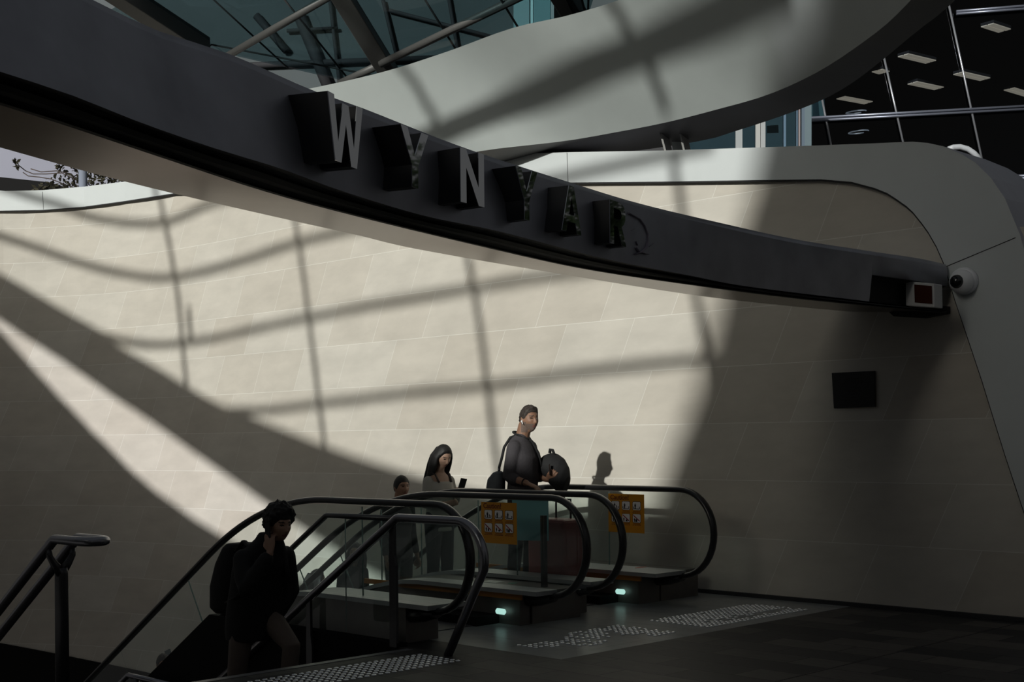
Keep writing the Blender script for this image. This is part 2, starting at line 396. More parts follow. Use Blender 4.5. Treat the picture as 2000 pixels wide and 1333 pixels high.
# stair: two flights down with a landing between
st = MB(); GO, RI = 0.267, 0.16
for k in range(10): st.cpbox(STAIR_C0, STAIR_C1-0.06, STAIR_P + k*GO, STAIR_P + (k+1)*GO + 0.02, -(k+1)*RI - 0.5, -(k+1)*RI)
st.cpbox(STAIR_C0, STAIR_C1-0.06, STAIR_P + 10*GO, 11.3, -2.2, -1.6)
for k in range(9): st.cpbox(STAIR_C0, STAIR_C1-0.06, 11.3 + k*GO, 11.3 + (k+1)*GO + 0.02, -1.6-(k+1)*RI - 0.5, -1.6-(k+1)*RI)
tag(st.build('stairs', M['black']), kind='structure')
nz = MB(); nz.cpbox(-2, STAIR_C1, STAIR_P-0.06, STAIR_P+0.01, -0.04, 0.004)
tag(nz.build('trim_5', mat('stone nosing', (0.16, 0.16, 0.165), 0.4)), kind='structure')
sw = MB()   # solid wall along the stair, level and then falling with the flight
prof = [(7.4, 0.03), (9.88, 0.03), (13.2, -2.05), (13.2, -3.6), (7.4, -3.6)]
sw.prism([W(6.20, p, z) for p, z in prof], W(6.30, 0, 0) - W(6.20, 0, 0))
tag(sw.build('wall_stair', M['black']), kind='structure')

# ================================================================== the curved beam with the letters
def edge_px(pts, k):
    out = []
    for x, y in pts:
        out.append(at_z(x, y, EYE + k))
    return out
E_TOP = edge_px([(60, -62), (182, 0), (308, 60), (448, 105), (606, 175), (710, 212), (910, 290), (1118, 358), (1250, 398), (1400, 434), (1550, 467), (1700, 491), (1800, 506), (1847, 517)], 1.40)
E_LOW = edge_px([(-150, 92), (0, 140), (140, 186), (280, 241.5), (420, 290), (550, 330), (670, 374), (830, 422), (974, 452), (1150, 498), (1250, 520), (1350, 539), (1460, 560), (1679, 587), (1765, 597), (1850, 608)], 1.02)
E_GRV = edge_px([(-150, 150), (0, 200), (140, 244), (350, 315), (525, 373), (700, 421), (950, 482), (1150, 526), (1350, 556), (1550, 582), (1760, 603), (1850, 611)], 0.985)
E_BCK = edge_px([(-150, 247), (0, 288), (175, 337), (343, 379), (525, 421), (700, 460), (810, 486), (1050, 528), (1350, 576), (1550, 599), (1745, 616), (1852, 622)], 1.08)
def ext(e, d): return [e[0] + (e[0]-e[1]).normalized()*d] + e
NS = 72
E_LOW = smooth_path(ext(E_LOW, 1.6), NS)
E_TOP, E_GRV, E_BCK = [ext(smooth_path(ext(e, 1.0), NS), 6.0) for e in (E_TOP, E_GRV, E_BCK)]
# match stations of the other edges to the lower face edge by closest plan normal
def match(e, ref):
    out = []
    for i, q in enumerate(ref):
        t = (ref[min(i+1, NS-1)] - ref[max(i-1, 0)]).normalized(); best = None
        for a, b in zip(e, e[1:]):
            da, db = (a-q).dot(t), (b-q).dot(t)
            if da*db <= 0 and abs(da-db) > 1e-9:
                v = a.lerp(b, da/(da-db))
                if best is None or (v-q).length < (best-q).length: best = v
        out.append(best or (e[0] if (e[0]-q).length < (e[-1]-q).length else e[-1]))
    return out
T_ = match(E_TOP, E_LOW); G_ = match(E_GRV, E_LOW); B_ = match(E_BCK, E_LOW)
beam = empty('sign_beam', E_LOW[0], 'dark curved steel beam carrying mirror letters across the portal', 'beam')
def strip(rows, m, name, parent, mi=0, sm=True):
    b = MB(); n = len(rows[0]); r = len(rows)
    vs = [rows[k][i] for i in range(n) for k in range(r)]
    fs = [(i*r+k, (i+1)*r+k, (i+1)*r+k+1, i*r+k+1) for i in range(n-1) for k in range(r-1)]
    b.add(vs, fs, sm=sm); return b.build(name, m, parent)
def side(i, e):  # outward horizontal normal of the beam face (towards the camera side)
    t = (e[min(i+1, NS-1)] - e[max(i-1, 0)]); t.z = 0; t.normalize(); return Vector((t.y, -t.x, 0))
FN = [side(i, E_LOW) for i in range(NS)]
up = Vector((0, 0, 1))
END = NS - 8          # the face stops before the wall, at the cut-out for the sensor
rows = [[T_[i] - FN[i]*0.10 + up*0.0 for i in range(NS)], [T_[i] for i in range(NS)], [T_[i].lerp(E_LOW[i], 0.08) + FN[i]*0.012 for i in range(NS)]]
strip(rows, M['beam'], 'top_flange', beam)
icut = NS-1
for i in range(NS):
    x = E_LOW[i]
    if x.x/x.y*FPX + 1000 > 1687: icut = i; break
strip([[T_[i].lerp(E_LOW[i], 0.08) + FN[i]*0.012 for i in range(icut+1)], [T_[i].lerp(E_LOW[i], 0.5) + FN[i]*0.015 for i in range(icut+1)], [E_LOW[i] for i in range(icut+1)]], M['beam'], 'face', beam)
rs = range(icut, NS)
strip([[T_[i].lerp(E_LOW[i], 0.08) + FN[i]*0.012 for i in rs], [T_[i].lerp(E_LOW[i], 0.46) + FN[i]*0.012 for i in rs], [T_[i].lerp(E_LOW[i], 0.47) - FN[i]*0.0 for i in rs]], M['beam'], 'end_hood', beam)
strip([[T_[i].lerp(E_LOW[i], 0.47) for i in rs], [T_[i].lerp(E_LOW[i], 0.52) - FN[i]*0.09 for i in rs], [E_LOW[i] - FN[i]*0.09 for i in rs]], M['groove'], 'recess', beam)
strip([[E_LOW[i] for i in range(NS)], [E_LOW[i] - FN[i]*0.035 for i in range(NS)], [E_LOW[i].lerp(G_[i], 0.35) - FN[i]*0.03 for i in range(NS)], [E_LOW[i].lerp(G_[i], 0.38) for i in range(NS)],
       [E_LOW[i].lerp(G_[i], 0.60) for i in range(NS)], [E_LOW[i].lerp(G_[i], 0.63) - FN[i]*0.03 for i in range(NS)], [E_LOW[i].lerp(G_[i], 0.97) - FN[i]*0.03 for i in range(NS)], [G_[i] for i in range(NS)]], M['groove'], 'drip_groove', beam, sm=False)
strip([[G_[i] for i in range(NS)], [B_[i] for i in range(NS)]], M['soffit'], 'soffit', beam)
strip([[B_[i] for i in range(NS)], [B_[i] + up*0.30 for i in range(NS)], [T_[i] - FN[i]*0.10 for i in range(NS)]], M['beam'], 'back_face', beam)
# bracket under the end of the beam at the wall
bb = MB(); q0 = at_c(1740, 610, 10.30)
bb.prism([at_c(1725, 600, 10.28), at_c(1846, 598, 10.28), at_c(1846, 612, 10.28), at_c(1800, 621, 10.28), at_c(1745, 618, 10.28)], W(0.09, 0, 0)); bb.build('end_bracket', M['groove'], beam)

# letters: outlines in a unit square, counter-clockwise pieces
LET = {
 'W': [[(0, 1), (.17, 1), (.275, .30), (.42, .93), (.58, .93), (.725, .30), (.83, 1), (1, 1), (.81, 0), (.64, 0), (.5, .62), (.36, 0), (.19, 0)]],
 'Y': [[(0, 1), (.24, 1), (.5, .55), (.76, 1), (1, 1), (.61, .38), (.61, 0), (.39, 0), (.39, .38)]],
 'N': [[(0, 0), (.24, 0), (.24, .66), (.76, 0), (1, 0), (1, 1), (.76, 1), (.76, .34), (.24, 1), (0, 1)]],
 'A': [[(0, 0), (.22, 0), (.30, .22), (.37, .38), (.5, .76), (.5, 1), (.38, 1)], [(1, 0), (.62, 1), (.5, 1), (.5, .76), (.63, .38), (.70, .22), (.78, 0)], [(.30, .22), (.70, .22), (.63, .38), (.37, .38)]],
 'R': [[(0, 0), (.24, 0), (.24, 1), (0, 1)],
       [(.24, 1), (.24, .83), (.58, .83), (.68, .79), (.72, .71), (.68, .63), (.58, .59), (.24, .59), (.24, .42), (.46, .42), (.74, 0), (1, 0), (.72, .44), (.86, .51), (.95, .62), (.96, .76), (.9, .9), (.78, .97), (.62, 1)]],
}
def face_pt(u, zf):
    """point on the beam face: u = station, zf = 0 at the lower edge, 1 at the top"""
    i = min(NS-2, int(u)); f = u - i
    lo, hi = E_LOW[i].lerp(E_LOW[i+1], f), T_[i].lerp(T_[i+1], f)
    return lo.lerp(hi, zf)
def px_of(v):
    a, b = v.x/v.y*FPX, -(v.z-EYE)/v.y*FPX
    return (CPX + a*CR + b*SR, CPY - a*SR + b*CR)
def letter(ch, px, top, bot, width, out, label):
    best = None
    for k in range(20*(NS-1)):
        u = k/20; i = min(NS-2, int(u)); n = FN[i]
        q = face_pt(u, 0.55) + n*out
        if q.y < 1: continue
        e = abs(px_of(q)[0] - px)
        if best is None or e < best[0]: best = (e, u, n, q)
    _, u, n, q = best
    t = Vector((-n.y, n.x, 0))
    # height from the pixels of its top and foot
    zt = EYE + (CPY - top - ROLL*(px-CPX))*q.y/FPX; zb = EYE + (CPY - bot - ROLL*(px-CPX))*q.y/FPX
    root = empty('sign_letter', q, label, 'letter', 'mirror letters on the beam')
    body, fc = MB(), MB()
    for piece in LET[ch]:
        pts = [Vector((q.x, q.y, 0)) + t*((a-0.5)*width) + up*lerp(zb, zt, b) for a, b in piece]
        body.prism(pts, -n*(out+0.06)); fc.prism([v + n*0.0005 for v in pts], n*0.004)
    body.build('letter_return', M['letter_side'], root); f = fc.build('mirror_face', M['mirror'], root); f['label'] = 'mirror polished front'
    return root
letter('W', 673, 196, 322, 0.30, 0.155, 'mirror letter W, first and largest letter on the dark beam')
letter('Y', 809, 254, 367, 0.24, 0.145, 'mirror letter Y between the W and the N on the beam')
letter('N', 922, 295, 400, 0.185, 0.14, 'mirror letter N, the third letter along the beam')
letter('Y', 1028, 331, 430, 0.205, 0.13, 'mirror letter Y between the N and the A on the beam')
letter('A', 1115, 364, 455, 0.23, 0.12, 'mirror letter A, second letter from the end of the beam')
letter('R', 1206, 395, 479, 0.20, 0.11, 'mirror letter R, last letter still fixed on the beam')
# where the D came off: a ring of old adhesive
def beam_uv(x, y, off):
    best = None
    for k in range(20*(NS-1)):
        u = k/20; q = face_pt(u, 0.5) + FN[min(NS-2, int(u))]*off
        if q.y < 1: continue
        e = abs(px_of(q)[0] - x)
        if best is None or e < best[0]: best = (e, u)
    u = best[1]; lo, hi = face_pt(u, 0), face_pt(u, 1); yl, yh = px_of(lo)[1], px_of(hi)[1]
    zf = (yl - y)/(yl - yh)
    return lo.lerp(hi, zf) + FN[min(NS-2, int(u))]*off
def scar(segs, name, m, label, cat):
    b = MB()
    for pts, r in segs:
        b.tube([beam_uv(x, y, 0.014) for x, y in pts], [r*0.35]*len(pts), 8, r2=r)
    return tag(b.build(name, m), label, cat)
M['scar'] = mat('old adhesive', (0.30, 0.27, 0.33), 0.6, noise_amt=0.3, noise_scale=30)
scar([([(1228, 417), (1240, 423), (1250, 429), (1259, 442), (1264, 458), (1264, 472), (1260, 485), (1248, 494), (1238, 497)], 0.013), ([(1240, 484), (1245, 492), (1256, 496), (1263, 497)], 0.010), ([(1241, 472), (1243, 480)], 0.006), ([(1267, 482), (1276, 476)], 0.004), ([(1232, 451), (1239, 448)], 0.003)],
     'letter_residue', M['scar'], 'curved purple grey adhesive scar on the beam where a letter is missing', 'residue')

# sensor box in the recess, dome camera on the portal leg, plaque on the wall
sb = empty('sensor_box', at_c(1795, 600, 9.75), 'white sensor box with a dark red window in the beam end', 'sensor')
SBX = [(1768, 549), (1824, 554), (1825, 601), (1769, 598)]
b = MB(); qs = [at_c(x, y, 9.70) for x, y in SBX]
b.prism(qs, W(0.14, 0.0, 0)); sbh = b.build('housing', mat('sensor white', (0.55, 0.55, 0.55), 0.5), sb, bevel=0.008)
b = MB(); qs = [at_c(x, y, 9.695) for x, y in [(1786, 556), (1820, 559), (1821, 594), (1787, 591)]]
b.prism(qs, W(-0.004, 0, 0)); b.build('window', mat('sensor window', (0.05, 0.014, 0.008), 0.2), sbh)
dc = empty('security_camera', at_c(1877, 551, 10.28), 'white dome security camera on the pale portal leg', 'camera')
def blob(c, r, mi=0, seg=20, squash=(1, 1, 1), rot=None):
    vs, fs = [], []; c = Vector(c); R = rot or Matrix.Identity(3)
    for i in range(seg//2+1):
        th = PI*i/(seg//2)
        for k in range(seg):
            ph = 2*PI*k/seg; v = Vector((math.sin(th)*math.cos(ph)*squash[0], math.sin(th)*math.sin(ph)*squash[1], math.cos(th)*squash[2]))*r
            vs.append(c + R @ v)
    for i in range(seg//2):
        for k in range(seg): fs.append((i*seg+k, i*seg+(k+1) % seg, (i+1)*seg+(k+1) % seg, (i+1)*seg+k))
    return vs, fs
base = at_c(1884, 549, 10.30); fc_ = at_c(1872, 551, 10.14)
ax = (fc_ - base).normalized()
b = MB(); b.tube([base - ax*(-0.0), base + ax*0.07], [0.115, 0.105], 24); b.build('base', mat('camera white', (0.86, 0.87, 0.9), 0.35), dc, bevel=0.01)
b = MB(); b.add(*blob(base + ax*0.085, 0.098), sm=True); b.build('housing', bpy.data.materials['camera white'], dc)
b = MB(); lc = base + ax*0.085 + (Vector((0, 0, EYE)) - base).normalized()*0.055 + Vector((-0.035, 0.0, 0.0)); b.add(*blob(lc, 0.056), sm=True); b.build('lens', mat('camera lens', (0.004, 0.004, 0.005), 0.06, spec=0.8), dc)
pq = empty('wall_plaque', wall_hit(1670, 762, 0.02)[0], 'dark bronze plaque with fine lettering on the right of the stone wall', 'plaque')
b = MB(); qs = [wall_hit(x, y, 0.004)[0] for x, y in [(1627, 729), (1711, 725), (1712, 795), (1631, 798)]]
b.prism(qs, -wall_n(0)*0.02); b.build('plate', mat('plaque bronze', (0.016, 0.017, 0.017), 0.35), pq, bevel=0.003)
def text_on(body, org, xd, zd, size, m, name, parent, align='LEFT', bold=0.0, off=0.0):
    vs, fs = text_mesh(body, size, align, bold); xd, zd = xd.normalized(), zd.normalized(); nn = xd.cross(zd)
    b = MB(); b.add([org + xd*v.x + zd*v.y + nn*(v.z+off) for v in vs], fs); return b.build(name, m, parent, fix=False)
M['plq_text'] = mat('plaque lettering', (0.05, 0.045, 0.04), 0.4)
xd = Vector((R2, -R2, 0))
for (x, y, s, tx) in ((1668, 734, 0.030, '* * *'), (1668, 741, 0.014, 'NSW GOVERNMENT'), (1668, 750, 0.036, 'Wynyard Walk'), (1667, 757.5, 0.014, 'opened by'), (1667, 765, 0.018, 'Minister for Transport'), (1667, 772, 0.016, 'and Infrastructure'), (1667, 777.5, 0.015, 'Member for the district'), (1667, 783, 0.015, 'in the presence of guests'), (1667, 792, 0.015, 'September 2016')):
    text_on(tx, wall_hit(x, y, 0.026)[0], xd, up, s, M['plq_text'], 'lettering', pq, 'CENTER')

# ================================================================== canopy above the wall
can = empty('glass_canopy', at_depth(1000, 200, 14), 'grey curved canopy ring with steel ribs and dark roof glass above the wall', 'canopy')
K1, K2 = 3.1, 4.2
F_LO = smooth_path([at_z(x, y, EYE+K1) for x, y in [(560, 360), (700, 335), (880, 306), (960, 292), (1100, 276), (1200, 259), (1300, 239.5), (1400, 214), (1500, 185), (1600, 139), (1700, 72), (1760, 20), (1830, -60), (1900, -160)]], 48)
F_HI = smooth_path([at_z(x, y, EYE+K2) for x, y in [(430, 200), (520, 188), (620, 170), (750, 140), (870, 102), (1000, 55), (1110, 30), (1220, -4), (1330, -52), (1440, -112), (1540, -180), (1620, -250), (1700, -340)]], 48)
F_OU = smooth_path([at_z(x, y, EYE+K1-0.05) for x, y in [(560, 395), (800, 345), (1000, 318), (1200, 300), (1370, 275), (1440, 255), (1520, 229), (1600, 198), (1660, 165), (1720, 120), (1790, 62), (1850, 15), (1910, -50), (1980, -150)]], 48)
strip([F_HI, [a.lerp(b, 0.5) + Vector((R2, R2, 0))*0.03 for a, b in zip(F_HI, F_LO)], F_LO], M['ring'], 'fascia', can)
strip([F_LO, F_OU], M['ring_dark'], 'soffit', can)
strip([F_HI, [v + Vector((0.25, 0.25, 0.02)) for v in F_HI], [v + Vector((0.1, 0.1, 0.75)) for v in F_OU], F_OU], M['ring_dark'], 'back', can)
# ribs rise from the ring and lean back over the hall
RIB = [((381, 80), (259, 0), 17.4, 16.4), ((757, 146), (666, 0), 15.75, 14.8), ((1127, 36), (1100, -8), 13.95, 13.6)]
ribs = []
for (x0, y0), (x1, y1), d0, d1 in RIB:
    a, c = at_depth(x0, y0, d0), at_depth(x1, y1, d1); v = (c-a); c2 = a + v.normalized()*1.7
    ribs.append((a, c2)); t = v.normalized(); sd = Vector((1, 0.35, 0)).normalized(); sd = (sd - t*sd.dot(t)).normalized(); nn = t.cross(sd)
    wd_, dp = 0.10, 0.14
    b = MB(); A = a + Vector((0.08, 0.2, -0.05))
    q = [A + sd*sx*wd_ + nn*sy*dp for sx, sy in ((-1, -1), (1, -1), (1, 1), (-1, 1))]
    b.prism(q, c2 - a + t*0.2); b.build('rib', mat('rib steel', (0.085, 0.085, 0.083), 0.5) if 'rib steel' not in bpy.data.materials else bpy.data.materials['rib steel'], can, bevel=0.01)
for (x0, y0), (x1, y1), d0, d1 in (((440, 112), (640, -5), 16.9, 15.2), ((744, 125), (1014, -5), 15.5, 14.1), ((664, 163), (735, 130), 16.2, 15.6)):
    a, c = at_depth(x0, y0, d0), at_depth(x1, y1, d1); c = a + (c-a)*(1.06 if y1 < 0 else 1)
    b = MB(); b.tube([a, c], 0.045, 10); b.build('tie_rod', bpy.data.materials['rib steel'], can)
# glass panes between the ribs, sitting on their outer side
R0, R1, R2_ = ribs
edge_lo = [at_depth(300, 130, 17.6), R0[0], R1[0], R2_[0], F_HI[26]]
tv = [(R0[1]-R0[0]), (R0[1]-R0[0]), (R1[1]-R1[0]), (R2_[1]-R2_[0]), (R2_[1]-R2_[0]) + Vector((0.9, 0, 0))]
for k in range(4):
    b = MB(); off = Vector((0.1, 0.22, 0.06))
    A, B = edge_lo[k]+off-tv[k]*0.22, edge_lo[k+1]+off-tv[k+1]*0.22
    b.prism([A, B, B+tv[k+1], A+tv[k]], Vector((0.0, 0.012, 0.012))); b.build('glass_pane', M['roof_glass'], can)
    for f in (0.36, 0.70):   # slim glazing joints
        j = MB(); j.tube([A.lerp(B, f), (A+tv[k]).lerp(B+tv[k+1], f)], 0.012, 6); j.build('glazing_joint', M['joint'], can)
    j = MB(); j.tube([A + tv[k]*0.16, B + tv[k+1]*0.16], 0.012, 6); j.build('glazing_joint', M['joint'], can)
# two pale fins carry the ring on the coping
for (xa, ya, xb, yb, w_) in ((1283, 240, 1297, 294, 0.02), (1320, 236, 1334, 294, 0.02)):
    b = MB(); a, c = at_depth(xa, ya, 13.5), at_depth(xb, yb, 13.4)
    b.prism([a, a + Vector((w_, 0, 0)), c + Vector((w_, 0, 0)), c], Vector((0.10, 0.22, 0))); b.build('support_fin', mat('fin steel', (0.30, 0.30, 0.29), 0.4) if 'fin steel' not in bpy.data.materials else bpy.data.materials['fin steel'], can)
b = MB(); b.prism([at_depth(1310, 266, 13.75), at_depth(1324, 264, 13.75), at_depth(1333, 294, 13.75), at_depth(1314, 294, 13.75)], Vector((0.02, 0.05, 0))); b.build('fin_plate', M['ring'], can)
# ================================================================== what stands beyond
DF = 26.0
off_b = empty('office_building', at_depth(1800, 180, DF), 'dark glazed office building with ceiling lamps behind the canopy', 'building')
def dq(pts, d): return [at_depth(x, y, d) for x, y in pts]
b = MB()
zf, zc = at_depth(1800, 420, DF).z, 9.9
xl, xr = at_depth(1572, 200, DF).x, 16.0
for q in ([(xl, DF+10, zf), (xr, DF+10, zf), (xr, DF+10, zc+3), (xl, DF+10, zc+3)], [(xl, DF, zc+2.2), (xr, DF, zc+2.2), (xr, DF+10, zc+2.2), (xl, DF+10, zc+2.2)],
          [(xl, DF+.2, zf), (xl, DF+10, zf), (xl, DF+10, zc+3), (xl, DF+.2, zc+3)], [(xl, DF, zf-.5), (xr, DF, zf-.5), (xr, DF+10, zf-.5), (xl, DF+10, zf-.5)], [(xr, DF, zf), (xr, DF+10, zf), (xr, DF+10, zc+3), (xr, DF, zc+3)]):
    b.prism([Vector(v) for v in q], Vector((0.05, 0.08, 0.05)))
b.build('interior_shell', M['office_dark'], off_b)
PT = [(1575, 190), (1630, 170), (1745, 90), (1880, -30), (2060, -30)]
def pane(pts):
    q = MB(); q.prism(dq(pts, DF), Vector((0, 0.02, 0))); q.build('window_pane', M['office_glass'], off_b)
MUL = [((1606, 195), (1626, 300)), ((1725, 105), (1770, 305)), ((1845, -30), (1925, 345)), ((2000, -30), (2060, 345))]
pane([(1572, -30), (1580, -30), (1601, 231), (1572, 233)]); pane([(1580, -30), (1694, -30), (1752, 222), (1613, 230)]); pane([(1696, -30), (1844, -30), (1896, 214), (1754, 222)]); pane([(1847, -30), (2050, -30), (2060, 205), (1898, 214)])
pane([(1572, 234), (1614, 232), (1632, 330), (1572, 340)]); pane([(1615, 232), (1753, 224), (1778, 345), (1634, 345)]); pane([(1754, 224), (1897, 216), (1928, 360), (1780, 350)]); pane([(1899, 215), (2060, 207), (2060, 420), (1930, 380)])
for (a, c) in MUL:
    q = MB(); q.tube(dq([a, c], DF-0.06), 0.022, 6); q.build('mullion', mat('spider steel', (0.40, 0.42, 0.45), 0.3, metal=0.7) if 'spider steel' not in bpy.data.materials else bpy.data.materials['spider steel'], off_b)
for (x0, y0, x1, y1) in ((1573, 231, 2080, 203), (1573, 236.5, 2080, 209), (1868, 22, 2080, 5), (1868, 27, 2080, 11), (1985, 344, 2080, 339), (1985, 349, 2080, 344)):
    q = MB(); q.tube(dq([(x0, y0), (x1, y1)], DF-0.10), 0.026, 6); q.build('transom', M['frame_metal'], off_b)
def ceil_lamp(x0, y0, x1, y1, label, zz=9.9, wid=0.30):
    a, c = at_z(x0, y0, zz), at_z(x1, y1, zz); d = (c-a).normalized(); s = Vector((d.y, -d.x, 0))*wid/2
    r = empty('ceiling_lamp', (a+c)/2, label, 'lamp', 'strip lamps in the dark office')
    q = MB(); q.prism([a-s, a+s, c+s, c-s], Vector((0, 0, 0.06))); q.build('lamp_housing', M['office_dark'], r)
    q = MB(); q.prism([a-s*0.95, a-s*0.1, c-s*0.1, c-s*0.95], Vector((0, 0, -0.02))); q.build('diffuser', M['office_lamp'], r)
    q = MB(); q.prism([a+s*0.1, a+s*0.95, c+s*0.95, c+s*0.1], Vector((0, 0, -0.02))); q.build('diffuser', M['office_lamp'], r)
ceil_lamp(1928, 48, 1962, 59, 'office strip lamp, topmost, near the upper right corner of the facade')
ceil_lamp(1764, 107, 1818, 120, 'office strip lamp in the top centre pane')
ceil_lamp(1782, 161, 1834, 172, 'office strip lamp just under the top centre one')
ceil_lamp(1872, 142, 1924, 154, 'office strip lamp crossed by the long mullion')
ceil_lamp(1971, 173, 2014, 186, 'office strip lamp cut by the right edge of the photograph')
ceil_lamp(1642, 190, 1696, 200, 'office strip lamp in the lower left pane under the canopy')
ceil_lamp(1713, 137, 1727, 141, 'short office strip lamp half hidden by the canopy edge')
def ring_lamp(x, y, label):
    r = at_depth(x, y, DF+3); q = MB()
    path = [r + Vector((0.22*math.cos(t)*1.0, 0.1*math.sin(t), 0.05*math.sin(t)+0.03*math.cos(t))) for t in [k*2*PI/16 for k in range(14)]]
    q.tube(path, 0.014, 6); tag(q.build('pendant_lamp', mat('pendant white', (0.6, 0.6, 0.6), 0.4, emit=(0.9, 0.95, 1), emit_s=0.25) if 'pendant white' not in bpy.data.materials else bpy.data.materials['pendant white']), label, 'lamp')
ring_lamp(1672, 219, 'thin pale looped pendant lamp just above the long transom')
ring_lamp(1677, 258, 'thin pale looped pendant lamp just below the long transom')

# glazed shopfront between canopy and coping
DS = 23.0
sh = empty('glass_shopfront', at_depth(1470, 290, DS), 'blue green glazed shopfront with white posts seen between canopy and coping', 'shopfront')
M['shop_glass'] = glass_mat('shop glass', (0.36, 0.44, 0.47), gloss=0.08)
b = MB(); b.prism(dq([(1340, 180), (1585, 180), (1585, 1024), (1340, 1024)], DS+2.0), Vector((0, 0.1, 0))); b.build('back_wall', mat('shop wall', (0.12, 0.17, 0.19), 0.7), sh)
for x0, x1 in ((1342, 1437), (1450, 1476), (1495, 1531), (1535, 1556), (1561, 1572)):
    b = MB(); b.prism(dq([(x0, 180), (x1, 180), (x1, 330), (x0, 330)], DS), Vector((0, 0.02, 0))); b.build('glass_pane', M['shop_glass'], sh)
for x0, x1, mm in ((1437, 1450, (0.34, 0.37, 0.37)), (1476, 1485, (0.42, 0.43, 0.41)), (1486, 1495, (0.36, 0.38, 0.38)), (1531, 1535, (0.10, 0.17, 0.24)), (1556, 1558, (0.10, 0.17, 0.24)), (1560, 1563, (0.28, 0.24, 0.24)), (1566, 1572, (0.10, 0.14, 0.18))):
    b = MB(); b.prism(dq([(x0, 180), (x1, 180), (x1, 330), (x0, 330)], DS-0.03), Vector((0, 0.1, 0))); b.build('post', mat('shop post', mm, 0.5), sh)
b = MB(); b.prism(dq([(1498, 246), (1520, 244), (1521, 259), (1498, 260)], DS+0.5), Vector((0, 0.03, 0))); tag(b.build('notice_board', mat('notice', (0.75, 0.75, 0.72), 0.6)), 'pale rectangular notice behind the shopfront glass', 'notice')
b = MB(); b.prism(dq([(1580, 208), (1610, 190), (1612, 228), (1580, 230)], DF+0.4), Vector((0, 0.05, 0))); tag(b.build('wall_panel', mat('teal panel', (0.07, 0.16, 0.17), 0.5)), 'teal panel behind the office glass beside the shopfront', 'panel')
b = MB(); b.tube([at_depth(x, y, 16.5) for x, y in ((1852, 292), (1862, 288), (1875, 287), (1890, 291), (1902, 299), (1915, 312))], 0.035, 8); tag(b.build('curved_rail', mat('pale rail', (0.5, 0.52, 0.56), 0.4)), 'pale curved pipe rail behind the shoulder of the portal', 'rail')

# street glimpsed at the far left over the coping
b = MB(); q = dq([(-160, 240), (330, 330), (330, 420), (-160, 420)], 31.0); b.prism(q, Vector((0, 0.3, 0)))
tag(b.build('street_wall', mat('bluish render', (0.27, 0.28, 0.34), 0.7, noise_amt=0.05, noise_scale=1)), 'bluish grey building wall beyond the coping at far left', 'wall')
b = MB(); q = dq([(-160, 345), (0, 346), (95, 356), (130, 366), (130, 400), (-160, 400)], 30.0); b.prism(q, Vector((0, 0.5, 0)))
tag(b.build('street_awning', M['black']), 'black awning edge behind the coping at far left', 'awning')
b = MB(); q = dq([(-160, 371), (0, 372.5), (36, 375.5), (0, 380), (-160, 390)], 24.0); b.prism(q, Vector((0, 0.2, 0)))
tag(b.build('street_kerb', M['white']), 'thin white ledge just above the coping at far left', 'ledge')
b = MB(); a, c = at_depth(161, 395, 25), at_depth(161, 250, 25); a.z = 0.0; b.tube([a, c], 0.078, 14)
tag(b.build('lamp_post', mat('pale post', (0.36, 0.40, 0.50), 0.4, metal=0.3)), 'pale blue grey pole rising behind the coping at far left', 'pole')
vine = empty('trailing_bush', at_depth(150, 380, 26), 'leafy bush with trailing stems behind the coping around the pale pole', 'bush')
rng = random.Random(5)
bl, sm_ = MB(), MB()
def leaf(mb, q, s):
    a = Vector((rng.uniform(-1, 1), rng.uniform(-1, 1), rng.uniform(-1, 1))).normalized(); c = a.orthogonal().normalized()
    mb.add([q - a*s, q + c*s*0.5, q + a*s, q - c*s*0.5], [(0, 1, 2, 3)])
def dens(x, y):
    if x < 60: return 0
    return 1
for k in range(900):
    x = rng.uniform(45, 270); t = min(1, max(0, (x-60)/110)); lo = 392 - 0.13*x; hi = lo - lerp(8, 75, t)
    y = lo - abs(rng.gauss(0, 0.55))*(lo-hi)
    if 60 < x < 150 and rng.random() < 0.35: continue
    leaf(bl, at_depth(x, y, 26 + rng.uniform(-.6, .6)), rng.uniform(0.03, 0.075))
for k in range(14): leaf(bl, at_depth(32+rng.uniform(-6, 6), 322+rng.uniform(-8, 8), 25.5), 0.06)
for k in range(4): leaf(bl, at_depth(27+rng.uniform(-3, 3), 313+rng.uniform(-2, 2), 25.5), 0.05)
for k in range(10): leaf(bl, at_depth(117+rng.uniform(-9, 9), 325+rng.uniform(-7, 7), 25.5), 0.06)
for pts in ([(35, 322), (50, 334), (65, 340), (90, 340), (120, 338), (150, 352)], [(45, 337), (55, 344), (75, 346), (100, 350), (130, 362)], [(60, 330), (80, 336), (110, 334), (140, 340)]):
    sm_.tube([at_depth(x, y, 25.6) for x, y in pts], 0.010, 5)
bl.build('leaves', mat('dark leaves', (0.055, 0.050, 0.030), 0.6, noise_amt=0.6, noise_scale=3), vine, fix=False); sm_.build('stem', mat('stem', (0.08, 0.055, 0.045), 0.7), vine)

